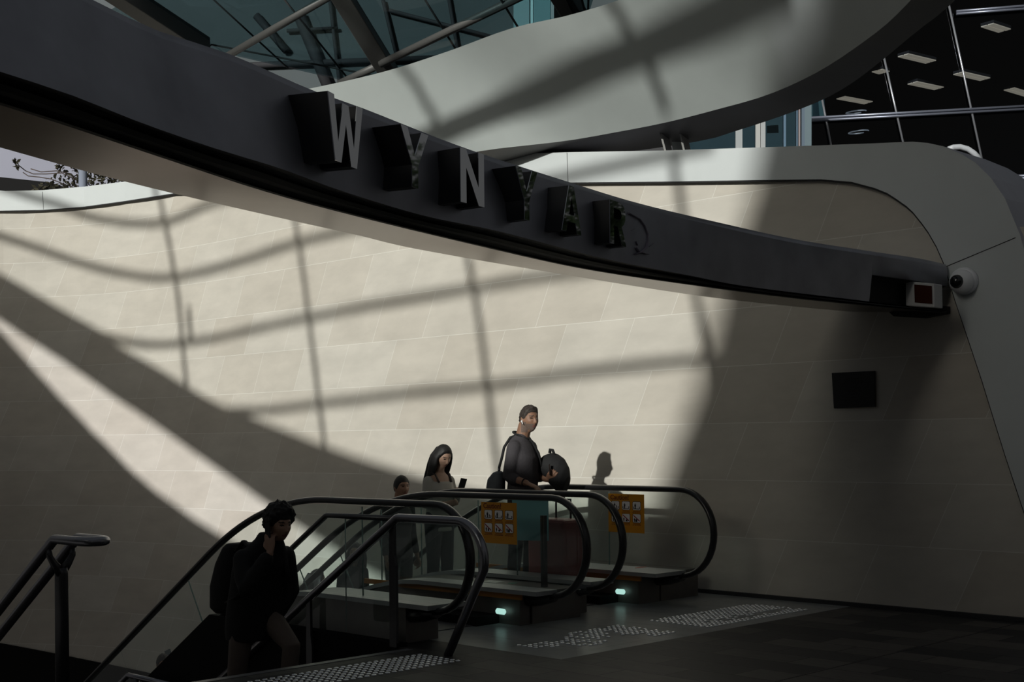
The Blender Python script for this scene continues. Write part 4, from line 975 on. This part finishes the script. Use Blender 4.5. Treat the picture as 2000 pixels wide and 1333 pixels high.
class Person:
    def __init__(s, name_label, loc, face, H, lab_group=None):
        s.f = Vector(face).normalized(); s.l = Vector((-s.f.y, s.f.x, 0)); s.o = Vector(loc); s.k = H/1.75
        s.root = empty('person', loc, name_label, 'person', lab_group)
        s.body = MB()
    def w(s, q): q = Vector(q)*s.k; return s.o + s.f*q.x + s.l*q.y + Vector((0, 0, q.z))
    def limb(s, mb, pts, rad, flat=1.0, n=14):
        P = [s.w(q) for q in pts]; R = [r*s.k for r in rad]
        # subdivide for roundness at the joint, cap with small hemispheres
        path, rr = [], []
        d0 = (P[0]-P[1]).normalized(); d1 = (P[-1]-P[-2]).normalized()
        for t in (0.98, 0.8, 0.45): path.append(P[0] + d0*R[0]*t); rr.append(R[0]*math.sqrt(max(0.02, 1-t*t)))
        for i in range(len(P)):
            path.append(P[i]); rr.append(R[i])
            if i < len(P)-1:
                for t in (0.33, 0.66): path.append(P[i].lerp(P[i+1], t)); rr.append(lerp(R[i], R[i+1], t))
        for t in (0.45, 0.8, 0.98): path.append(P[-1] + d1*R[-1]*t); rr.append(R[-1]*math.sqrt(max(0.02, 1-t*t)))
        mb.tube(path, rr, n, r2=[r*flat for r in rr])
    def torso(s, mb, rows, n=24):
        """rows of (fwd, left, up, half width, half depth)"""
        rings = []
        for fx, ly, z, hw, hd in rows:
            rings.append([s.w((fx + hd*math.copysign(abs(math.cos(t))**0.85, math.cos(t)), ly + hw*math.copysign(abs(math.sin(t))**0.85, math.sin(t)), z)) for t in [2*PI*j/n for j in range(n)]])
        mb.loft(rings, True)
    def hand(s, mb, wrist, d, nrm, side, curl=0.5, spread=0.12, size=1.0, thumb=0.6):
        """wrist, direction of the fingers, palm normal (out of the palm), side +1 when the thumb lies on d x n side"""
        d = Vector(d).normalized(); nrm = (Vector(nrm) - d*Vector(nrm).dot(d)).normalized(); t = d.cross(nrm)*side; z = size
        L = lambda a, b, c: Vector(wrist) + d*(a*z) + t*(b*z) + nrm*(c*z)
        rows = [(0.0, .024, .017), (.03, .034, .016), (.06, .041, .015), (.088, .041, .013), (.098, .036, .010)]
        rg_ = []
        for a, hw, hd in rows: rg_.append([s.w(L(a, hw*math.cos(q), hd*math.sin(q))) for q in [2*PI*j/12 for j in range(12)]])
        mb.loft(rg_, True)
        for k, (b0, ln) in enumerate(((.030, .072), (.010, .080), (-.010, .075), (-.029, .058))):
            c = curl*(0.85 + 0.12*k); p0 = Vector((.086, b0, 0)); pts = [p0]; ang = 0.0; q = p0.copy()
            for seg in (0.46, 0.30, 0.24):
                ang += c*(1.0 if seg > .4 else 1.15)
                q = q + Vector((math.cos(ang), (b0/0.03)*spread*math.cos(ang), math.sin(ang)))*ln*seg; pts.append(q.copy())
            s.limb(mb, [L(*v) for v in pts], [0.0092*z, .0088*z, .0080*z, .0070*z], n=10)
        tp = [Vector((.022, .026, .004)), Vector((.048, .048, .012 + .012*thumb)), Vector((.074, .052 - .012*thumb, .022 + .020*thumb)), Vector((.094, .046 - .03*thumb, .026 + .030*thumb))]
        s.limb(mb, [L(*v) for v in tp], [.0125*z, .0110*z, .0098*z, .0082*z], n=10)
    def head(s, c, yaw=0.0, pitch=0.0, roll=0.0, fem=0.0, scale=1.0):
        """c: head centre; yaw to the left, pitch downwards"""
        s.hm = Matrix.Rotation(yaw, 3, 'Z') @ Matrix.Rotation(pitch, 3, 'Y') @ Matrix.Rotation(roll, 3, 'X'); s.hc = Vector(c); s.fem = fem; s.hs = scale
        n, m = 48, 36; vs, fs = [], []
        for i in range(m+1):
            th = PI*i/m
            for j in range(n):
                ph = 2*PI*j/n; vs.append(s.hw(head_r((math.sin(th)*math.cos(ph), math.sin(th)*math.sin(ph), math.cos(th)), fem)))
        for i in range(m):
            for j in range(n): fs.append((i*n+j, i*n+(j+1) % n, (i+1)*n+(j+1) % n, (i+1)*n+j))
        s.body.add(vs, fs)
        nz_ = 0.85 if fem else 1.0
        def tb(pts, r): s.body.tube([s.hw(q) for q in pts], [a*s.k*scale for a in r], 10)
        tb([(.086, 0, .030), (.097, 0, .012), (.107*(1-.03*fem), 0, -.008), (.113*(1-.05*fem), 0, -.022), (.098, 0, -.031)], [.006*nz_, .0075*nz_, .010*nz_, .0125*nz_, .011*nz_])
        for sg in (-1, 1):
            tb([(.094, sg*.008, -.026), (.101, sg*.011, -.025)], [.008*nz_, .0075*nz_])
            v, f = blob((0, 0, 0), 1.0, seg=16, squash=(.018, .008, .030)); rm = Matrix.Rotation(sg*0.35, 3, 'Z') @ Matrix.Rotation(-0.2, 3, 'Y')
            s.body.add([s.hw(Vector((-.010, sg*.077, -.006)) + rm @ q) for q in v], f)
    def hw(s, q): return s.w(s.hc + s.hm @ (Vector(q)*s.hs))
    def hl(s, v):
        q = (Vector(v) - s.o)/s.k; q = Vector((q.dot(s.f), q.dot(s.l), q.z)); return (s.hm.inverted() @ (q - s.hc))/s.hs
    def finish(s, skin, lip, brow, eye, stubble=None, voxel=0.007):
        vs, fs = remeshed(s.body, voxel, 2); me = bpy.data.meshes.new('body'); me.from_pydata([v - s.o for v in vs], [], fs)
        ms = [skin, lip, brow, eye] + ([stubble] if stubble else [])
        for m in ms: me.materials.append(m)
        for p in me.polygons:
            p.use_smooth = True; h = s.hl(p.center + s.o); i = 0
            if h.x > 0.045 and abs(h.y) < 0.08 and -0.14 < h.z < 0.10:
                ay = abs(h.y)
                if ((ay-.031)/.0125)**2 + ((h.z-.0135)/.0055)**2 < 1: i = 3
                elif ((ay-.031)/.020)**2 + ((h.z-.0345-.05*(0.031-ay)*0.3)/.0052)**2 < 1: i = 2
                elif (h.y/.023)**2 + ((h.z+.058)/.0095)**2 < 1: i = 1
                elif stubble and h.z < -.036 - 0.35*max(0, 0.03-ay)*(1 if h.z > -.05 else 0) and h.z > -.125: i = 4
            elif stubble and h.z < -.02 and h.z > -.115 and -.015 < h.x <= .045 and abs(h.y) > .03: i = 4
            p.material_index = i
        o = bpy.data.objects.new('body', me); COL.objects.link(o); o.parent = s.root; return o
    def piece(s, mb, name, m, voxel=0.009, smooth=3, label=None):
        vs, fs = remeshed(mb, voxel, smooth); q = MB(); q.add(vs, fs, sm=True); o = q.build(name, m, s.root)
        if label: o['label'] = label
        return o
    def hair(s, mb, front=0.062, side=-0.015, back=-0.075, th=0.016, tuft=0.010, seed=0, quiff=0.0, freq=28):
        n, m = 64, 44; vs, fs = [], []
        for i in range(m+1):
            t = PI*i/m
            for j in range(n):
                ph = 2*PI*j/n; d = Vector((math.sin(t)*math.cos(ph), math.sin(t)*math.sin(ph), math.cos(t))); p = head_r(d, s.fem)
                line = lerp(side, front, ss(0.25, 0.75, d.x)) if d.x > 0 else lerp(side, back, ss(0.05, 0.7, -d.x))
                k = ss(-0.010, 0.010, p.z - line)
                nn = noise.noise(d*freq*0.1*3 + Vector((seed, 0, 0)))*0.5 + noise.noise(d*freq*0.4 + Vector((0, seed, 0)))*0.5
                add = th*(0.55 + 0.65*ss(-0.02, 0.10, p.z)) + tuft*nn + quiff*ss(0.03, 0.10, p.z)*ss(0.1, 0.8, d.x); add *= 1 - 0.5*ss(0.35, 0.9, d.x)*(1 if quiff == 0 else 0)
                add *= lerp(0.3, 1.0, ss(0.0, 0.045, p.z - line)); vs.append(s.hw(p + d*add) if k > 0.5 else s.hw(p*lerp(0.90, 0.97, k)))
        for i in range(m):
            for j in range(n): fs.append((i*n+j, i*n+(j+1) % n, (i+1)*n+(j+1) % n, (i+1)*n+j))
        mb.add(vs, fs)
SK = lambda nm, c: mat(nm, c, 0.55, noise_amt=0.12, noise_scale=40)
skin_a, skin_b, skin_c = SK('tanned skin', (0.27, 0.145, 0.092)), SK('light skin', (0.36, 0.225, 0.16)), SK('medium skin', (0.36, 0.215, 0.15))
lip_m, brow_m, eye_m = mat('lips', (0.24, 0.09, 0.075), 0.5), mat('brows', (0.03, 0.022, 0.018), 0.7), mat('eyes', (0.025, 0.018, 0.015), 0.2)
stub_m = mat('grey stubble', (0.15, 0.105, 0.085), 0.8, noise_amt=0.4, noise_scale=120)
hair_k, hair_b = mat('black hair', (0.009, 0.008, 0.008), 0.62, noise_amt=0.5, noise_scale=60), mat('dark brown hair', (0.040, 0.030, 0.025), 0.7, noise_amt=0.6, noise_scale=60)
cl_char = mat('charcoal sweater', (0.055, 0.050, 0.056), 0.9, noise_amt=0.15, noise_scale=60, bump=0.3)
cl_black, cl_jean = mat('black cloth', (0.010, 0.010, 0.011), 0.85), mat('dark trousers', (0.020, 0.021, 0.026), 0.85)
cl_beige = mat('beige trousers', (0.17, 0.135, 0.115), 0.85, noise_amt=0.12, noise_scale=14)
cl_cream, cl_brown = mat('cream top', (0.34, 0.33, 0.30), 0.85), mat('brown strap top', (0.03, 0.022, 0.02), 0.8)
shoe_m = mat('dark shoes', (0.015, 0.014, 0.014), 0.5)
FWD = (R2, -R2, 0)
def legs(s, cloth_m, hipL, kneeL, ankL, hipR, kneeR, ankR, toe=0.0):
    q = MB()
    for h, kn, an in ((hipL, kneeL, ankL), (hipR, kneeR, ankR)):
        s.limb(s.body, [h, kn, an], [.078, .050, .036]); s.limb(q, [h, kn, (an[0], an[1], an[2]+.03)], [.098, .068, .056])
    mid = [(a+b)/2 for a, b in zip(hipL, hipR)]
    s.torso(q, [(mid[0], mid[1], mid[2]-.09, .10, .08), (mid[0], mid[1], mid[2]-.03, .165, .115), (mid[0], mid[1], mid[2]+.06, .165, .115), (mid[0], mid[1], mid[2]+.14, .15, .10)])
    s.piece(q, 'trousers', cloth_m)
    for an in (ankL, ankR):
        b = MB(); s.limb(b, [(an[0]-.04, an[1], an[2]-.035), (an[0]+.06, an[1], an[2]-.045), (an[0]+.16, an[1], an[2]-.055)], [.048, .044, .034], flat=1.0); s.piece(b, 'shoe', shoe_m, 0.008)

# ---- man with the shoulder bag, riding up beside the wall
m1 = Person('person in charcoal sweater with shoulder bag, holding a black backpack under one arm', W(8.93, 8.80, 0.006), (0.88, -0.47, 0), 1.80)
m1.torso(m1.body, [(0, 0, .88, .14, .09), (0, 0, .98, .15, .10), (.0, 0, 1.12, .14, .10), (.01, 0, 1.30, .15, .10), (.0, 0, 1.38, .13, .075), (.0, 0, 1.45, .055, .05)])
m1.limb(m1.body, [(.0, 0, 1.44), (.035, 0, 1.575)], [.066, .062])
m1.head((.078, 0, 1.630), yaw=-0.50, pitch=0.03)
aL = [(.0, .165, 1.375), (.02, .20, 1.12), (.20, .12, 1.08)]; aR = [(.0, -.150, 1.375), (-.045, -.180, 1.11), (.165, -.235, 1.060)]
m1.limb(m1.body, aL, [.048, .042, .028]); m1.limb(m1.body, aR, [.048, .042, .028])
m1.hand(m1.body, (.180, -.239, 1.056), (0.86, .06, -.36), (0.2, 0.1, -1), 1, curl=0.42, thumb=0.3)
m1.hand(m1.body, (.205, .118, 1.085), (.62, -.45, .42), (-.15, .75, .35), -1, curl=0.75)
legs(m1, cl_jean, (0, .09, .92), (.03, .10, .50), (0.0, .10, .085), (0, -.09, .92), (-.02, -.10, .50), (-.06, -.10, .085))
b = MB(); m1.torso(b, [(0, 0, .86, .165, .115), (0, 0, .96, .172, .125), (.01, 0, 1.10, .162, .125), (.012, 0, 1.28, .175, .130), (.0, 0, 1.38, .172, .112), (-.008, 0, 1.44, .135, .090), (-.008, 0, 1.475, .092, .074), (.0, 0, 1.505, .066, .062)])
m1.limb(b, [aL[0], aL[1], (.10, .165, 1.10)], [.068, .056, .050]); m1.limb(b, [aR[0], aR[1], (.04, -.203, 1.09)], [.069, .060, .050]); m1.piece(b, 'sweater', cl_char, 0.009, 14)
b = MB(); b.tube([m1.w((-.002 + .076*math.cos(t), .082*math.sin(t), 1.492 - .030*math.cos(t) - .012*max(0, math.cos(t)))) for t in [2*PI*j/24 for j in range(24)] + [0]], .010, 8); b.build('collar', cl_black, m1.root)
m1.finish(skin_a, lip_m, brow_m, eye_m, stub_m, 0.0060)
b = MB(); m1.hair(b, front=.070, side=.004, back=-.070, th=.012, tuft=.026, seed=2, quiff=.020, freq=42); m1.piece(b, 'hair', hair_b, 0.006, 1)
b = MB(); v, f = blob(m1.hw((.006, -.084, -.016)), .010*m1.k, seg=12); b.add(v, f, sm=True); b.tube([m1.hw((.010, -.086, -.018)), m1.hw((.022, -.084, -.043))], [.0055, .0045], 8)
tag(b.build('earbud', mat('white plastic', (0.85, 0.85, 0.85), 0.3)), 'white wireless earbud in the ear of the man in charcoal', 'earbud')
b = MB(); wc = Vector((.143, -.229, 1.065)); ax_ = (Vector(aR[2])-Vector(aR[1])).normalized(); a1 = ax_.orthogonal().normalized(); a2 = ax_.cross(a1)
b.tube([m1.w(wc + (a1*math.cos(t) + a2*math.sin(t))*.034) for t in [2*PI*j/16 for j in range(17)]], .006, 8); tag(b.build('bracelet', cl_black), 'dark cord bracelet on the wrist resting on the handrail', 'bracelet')
# shoulder bag behind him, strap across the chest
bag = empty('shoulder_bag', m1.w((-.165, -.15, .90)), 'small dark grey shoulder bag hanging behind the man in charcoal', 'bag')
b = MB(); m1.torso(b, [(-0.165, -0.170, 0.915, 0.047, 0.041), (-0.175, -0.170, 0.930, 0.072, 0.070), (-0.185, -0.170, 1.010, 0.081, 0.086), (-0.175, -0.170, 1.090, 0.072, 0.082), (-0.155, -0.170, 1.150, 0.051, 0.049), (-0.145, -0.170, 1.165, 0.017, 0.025)])
vs, fs = remeshed(b, .009, 4); q = MB(); q.add(vs, fs, sm=True); q.build('pouch', mat('grey nylon', (0.085, 0.095, 0.108), 0.6, noise_amt=0.2, noise_scale=20), bag)
b = MB(); b.tube([m1.w(v) for v in ((-.150, -.17, 1.13), (-.145, -.17, 1.20), (-.140, -.13, 1.28), (-.130, -.10, 1.38), (-.075, -.080, 1.468), (.01, -.04, 1.50), (.095, .02, 1.43), (.140, .06, 1.32), (.150, .10, 1.20))], .013, 8, r2=.020); strap_ = b.build('strap', cl_black, bag)
b = MB(); b.tube([m1.w((-.148, -.172, 1.165)), m1.w((-.146, -.172, 1.187))], .010, 8, r2=.026); b.build('buckle', M['steel'], strap_)
# backpack under the far arm
bp = empty('backpack', m1.w((.34, .18, .95)), 'black backpack tucked under the arm of the man in charcoal', 'backpack')
b = MB(); rgs = []
for fx, z, hz, hy in ((.06, 1.21, .05, .06), (.11, 1.22, .085, .10), (.17, 1.21, .115, .12), (.23, 1.17, .145, .125), (.29, 1.12, .155, .12), (.335, 1.07, .13, .10), (.355, 1.02, .085, .06)):
    rgs.append([m1.w((fx + .10*math.cos(t)*0.3, .20 + hy*math.sin(t), z + hz*math.cos(t))) for t in [2*PI*j/18 for j in range(18)]])
b.loft(rgs, True); vs, fs = remeshed(b, .010, 4); q = MB(); q.add(vs, fs, sm=True); q.build('bag_body', cl_black, bp)
b = MB(); b.tube([m1.w(v) for v in ((.20, .17, 1.325), (.21, .16, 1.355), (.235, .16, 1.35), (.25, .17, 1.30))], .010, 8, r2=.016); b.build('grab_handle', cl_black, bp)
b = MB(); b.tube([m1.w(v) for v in ((.31, .14, 1.00), (.34, .13, .96), (.355, .13, .91), (.355, .13, .87))], [.014, .014, .012, .008], 8, r2=.02); b.build('loose_strap', cl_black, bp)
b = MB(); b.prism([m1.w(v) for v in ((.255, .045, 1.12), (.275, .02, 1.13), (.27, .02, 1.225), (.25, .045, 1.215))], m1.l*0.010); tag(b.build('wallet', mat('dark leather', (0.03, 0.02, 0.018), 0.5)), 'dark wallet held in the left hand of the man in charcoal', 'wallet')
# suitcase in front of him behind the glass
sc_ = empty('suitcase', W(8.78, 8.22, 0.006), 'maroon hard suitcase standing beside the man in charcoal behind the glass', 'suitcase')
b = MB(); b.cpbox(8.64, 8.90, 8.00, 8.46, 0.05, 0.78); b.build('shell', mat('maroon shell', (0.30, 0.07, 0.065), 0.4, noise_amt=0.2, noise_scale=10), sc_, bevel=0.03)
for c_ in (8.67, 8.87):
    for p_ in (8.04, 8.42):
        b = MB(); b.tube([W(c_-.012, p_, .033), W(c_+.012, p_, .033)], .026, 12); b.build('wheel', M['black'], sc_)
b = MB(); b.tube([W(8.88, 8.14, .77), W(8.88, 8.14, .95), W(8.88, 8.32, .95), W(8.88, 8.32, .77)], .010, 8); b.build('pull_handle', M['dark_steel'], sc_)

# ---- people on the farther escalator
def rider(label, c, p, H, skin, yaw, pitch, fem, top_m, longhair, hairm, arms=None, fdz=None, vox=0.008, hseed=1, vneck=False, headdrop=0.0):
    s = Person(label, W(c, p, (step_z(p) if fdz is None else fdz) + 0.006), FWD, H)
    s.torso(s.body, [(0, 0, .88, .14, .09), (0, 0, .98, .145, .10), (0, 0, 1.12, .13, .095), (.01, 0, 1.30, .15, .11), (0, 0, 1.40, .14, .085), (0, 0, 1.47, .06, .055)])
    s.limb(s.body, [(0, 0, 1.43), (.03, 0, 1.57)], [.055, .050]); s.head((.065, 0, 1.63 - headdrop), yaw=yaw, pitch=pitch, fem=fem)
    A = arms or [[(0, .17, 1.39), (-.01, .21, 1.11), (.06, .22, .86)], [(0, -.17, 1.39), (-.01, -.21, 1.11), (.06, -.22, .86)]]
    for i, a in enumerate(A):
        s.limb(s.body, a, [.050, .038, .025]); d = (Vector(a[2])-Vector(a[1])).normalized()
        s.hand(s.body, Vector(a[2]) + d*0.012, d, (0.1, (-1 if i == 0 else 1), 0.3), 1 if i == 0 else -1, curl=0.5, size=0.92)
    legs(s, cl_jean, (0, .085, .92), (.02, .09, .50), (0, .09, .085), (0, -.085, .92), (.0, -.09, .50), (-.03, -.09, .085))
    b = MB(); zt = 1.36 if vneck else 1.47
    rows = [(0, 0, .84, .155, .11), (0, 0, .98, .158, .115), (.005, 0, 1.12, .145, .112), (.012, 0, 1.28, .165, .128), (.0, 0, 1.37, .155, .10)] + ([] if vneck else [(0, 0, 1.44, .10, .078), (0, 0, 1.478, .070, .062)])
    s.torso(b, rows)
    for a in A: s.limb(b, [a[0], a[1], tuple(lerp(u, v, .75) for u, v in zip(a[1], a[2]))], [.060, .050, .040])
    s.piece(b, 'top', top_m, 0.009); s.finish(skin, lip_m, brow_m, eye_m, None, vox)
    b = MB(); s.hair(b, front=.075 if fem else .060, side=-.02 if not fem else -.03, back=-.08, th=.014 if not fem else .018, tuft=.006, seed=hseed)
    if longhair:
        for sg, ln in ((-1, longhair), (1, longhair*0.93)):
            pts = [(.005, sg*.068, .055), (-.01, sg*.088, 0), (-.005, sg*.094, -.07), (.0, sg*.092, -.14), (.01, sg*.094, -.14-ln*.5), (.02, sg*.088, -.14-ln)]
            b.tube([s.hw(q) for q in pts], [.040, .052, .058, .056, .048, .022], 12, r2=[.02, .024, .026, .028, .026, .014], up=(R2, -R2, 0))
        pts = [(-.06, 0, .06), (-.09, 0, -.03), (-.09, 0, -.12), (-.085, 0, -.14-ln*.6), (-.08, 0, -.16-ln)]
        b.tube([s.hw(q) for q in pts], [.05, .045, .042, .038, .02], 12, r2=[.07, .095, .105, .10, .06], up=(R2, -R2, 0))
    s.piece(b, 'hair', hairm, 0.007, 2)
    return s
w1 = rider('person with long black hair in pale top, smiling down at a phone', 8.97, 10.02, 1.66, skin_b, -0.10, 0.48, 1.0, cl_cream, 0.30, hair_k,
           arms=[[(0, .15, 1.37), (.03, .20, 1.14), (.15, .13, 1.22)], [(0, -.15, 1.37), (.02, -.20, 1.12), (.20, -.10, 1.14)]], vneck=True, hseed=3)
b = MB(); e1, e2, e3 = Vector((.235, .12, 1.32)), Vector((.05, .018, .155)), Vector((.012, .072, -.012))
b.prism([w1.w(q) for q in (e1 - e3*.5 - e2*.5, e1 + e3*.5 - e2*.5, e1 + e3*.5 + e2*.5, e1 - e3*.5 + e2*.5)], -w1.f*0.009); tag(b.build('phone', cl_black, None), 'dark phone held up by the woman with long black hair', 'phone')
for sg in (-1, 1):
    b = MB(); b.tube([w1.w(q) for q in ((.10, sg*.085, 1.36), (.055, sg*.098, 1.445), (-.01, sg*.10, 1.465), (-.08, sg*.095, 1.40))], .006, 6, r2=.016); b.build('shoulder_strap', cl_brown, w1.root)
rider('person with cropped dark hair, only the forehead above the handrail', 8.95, 10.64, 1.66, skin_a, -0.2, 0.05, 0.0, cl_black, 0, hair_k, hseed=5)
rider('person with dark hair in dark coat seen through the glass under the stair handrail', 9.20, 11.72, 1.56, skin_b, -1.0, -0.05, 1.0, cl_jean, 0.10, hair_k, hseed=6)
rider('person in dark clothes, only a dark head low behind the escalator glass at its left', 8.95, 12.10, 1.50, skin_c, 1.2, 0.1, 1.0, cl_black, 0.12, hair_k, hseed=8)
r5 = rider('person at bottom left lifting a phone, head just above the dark stair wall', 8.70, 15.0, 1.80, skin_a, -0.3, 0.1, 0.0, cl_black, 0, hair_k, hseed=9,
           arms=[[(0, .17, 1.39), (.06, .22, 1.20), (.20, .12, 1.52)], [(0, -.17, 1.39), (-.01, -.21, 1.11), (.06, -.22, .86)]])
b = MB(); qs = [at_c(x, y, 8.85) for x, y in ((321, 1273), (331, 1268), (335, 1283), (325, 1286))]
b.prism(qs, W(0.01, 0, 0)); tag(b.build('phone', mat('phone screen', (0.10, 0.13, 0.14), 0.2)), 'pale screened phone raised by the person at bottom left', 'phone')

# ---- man climbing the stair in the foreground, phone at his ear
f1 = Person('person in black jacket climbing the stair, phone at the ear, backpack on', W(5.55, 8.12, -0.64), FWD, 1.75)
f1.torso(f1.body, [(-.12, 0, .84, .14, .09), (-.11, 0, .95, .145, .10), (-.08, 0, 1.08, .14, .10), (-.04, 0, 1.22, .15, .10), (.01, 0, 1.32, .13, .08), (.07, 0, 1.41, .06, .055)])
f1.limb(f1.body, [(.05, 0, 1.38), (.15, 0, 1.50)], [.062, .056])
f1.head((.205, 0, 1.545), yaw=-0.05, pitch=0.16)
gR = [(.02, -.18, 1.30), (.15, -.25, 1.09), (.265, -.125, 1.35)]; gL = [(.02, .18, 1.30), (.02, .225, 1.04), (-.02, .13, .87)]
f1.limb(f1.body, gR, [.050, .042, .028]); f1.limb(f1.body, gL, [.050, .042, .028])
f1.hand(f1.body, (.268, -.118, 1.365), (-.22, .06, 1.0), (-.55, .75, -.1), 1, curl=0.50, thumb=0.35)
f1.hand(f1.body, (-.022, .122, .855), (-.2, -.3, -1), (.0, -1, 0), 1, curl=0.5)
legs(f1, cl_beige, (-.10, .09, .88), (.17, .12, .66), (.12, .11, .245), (-.12, -.09, .88), (-.21, -.10, .42), (-.32, -.10, -.08))
b = MB(); f1.torso(b, [(-.17, 0, .69, .175, .165), (-.16, 0, .78, .19, .17), (-.13, 0, .94, .195, .165), (-.09, 0, 1.08, .195, .16), (-.04, 0, 1.23, .205, .16), (.0, 0, 1.32, .195, .13), (.04, 0, 1.39, .145, .105), (.08, 0, 1.44, .10, .092), (.115, 0, 1.49, .088, .088)])
f1.limb(b, [gR[0], gR[1], tuple(lerp(u, v, .86) for u, v in zip(gR[1], gR[2]))], [.078, .070, .054]); f1.limb(b, [gL[0], gL[1], tuple(lerp(u, v, .9) for u, v in zip(gL[1], gL[2]))], [.078, .068, .056]); f1.piece(b, 'jacket', cl_black, 0.010, 10)
f1.finish(skin_c, lip_m, brow_m, eye_m, None, 0.0065)
b = MB(); f1.hair(b, front=.052, side=-.005, back=-.085, th=.044, tuft=.055, seed=11, freq=60); f1.piece(b, 'hair', hair_k, 0.007, 1)
b = MB(); pc = Vector((.235, -.100, 1.49)); b.prism([f1.w(pc + Vector(v)) for v in ((-.045, .0, -.075), (.028, -.012, -.06), (.010, -.004, .085), (-.062, .008, .07))], f1.l*-0.009)
tag(b.build('phone', cl_black), 'black phone held to the ear by the man on the stair', 'phone')
bk_ = empty('backpack', f1.w((-.45, 0, .9)), 'black backpack worn by the man climbing the stair', 'backpack')
b = MB(); f1.torso(b, [(-.41, -.01, .87, .12, .09), (-.42, -.01, .91, .15, .13), (-.40, -.01, 1.07, .155, .145), (-.34, -.01, 1.24, .15, .13), (-.28, -.01, 1.36, .135, .10), (-.265, -.01, 1.395, .11, .07)])
vs, fs = remeshed(b, .010, 3); q = MB(); q.add(vs, fs, sm=True); q.build('bag_body', cl_black, bk_)
for sg in (-1, 1):
    b = MB(); b.tube([f1.w(q) for q in ((-.19, sg*.10, 1.34), (-.06, sg*.12, 1.425), (.09, sg*.12, 1.34), (.12, sg*.13, 1.19), (-.04, sg*.20, 1.02), (-.26, sg*.14, .96))], .007, 6, r2=.025); b.build('shoulder_strap', cl_black, bk_)
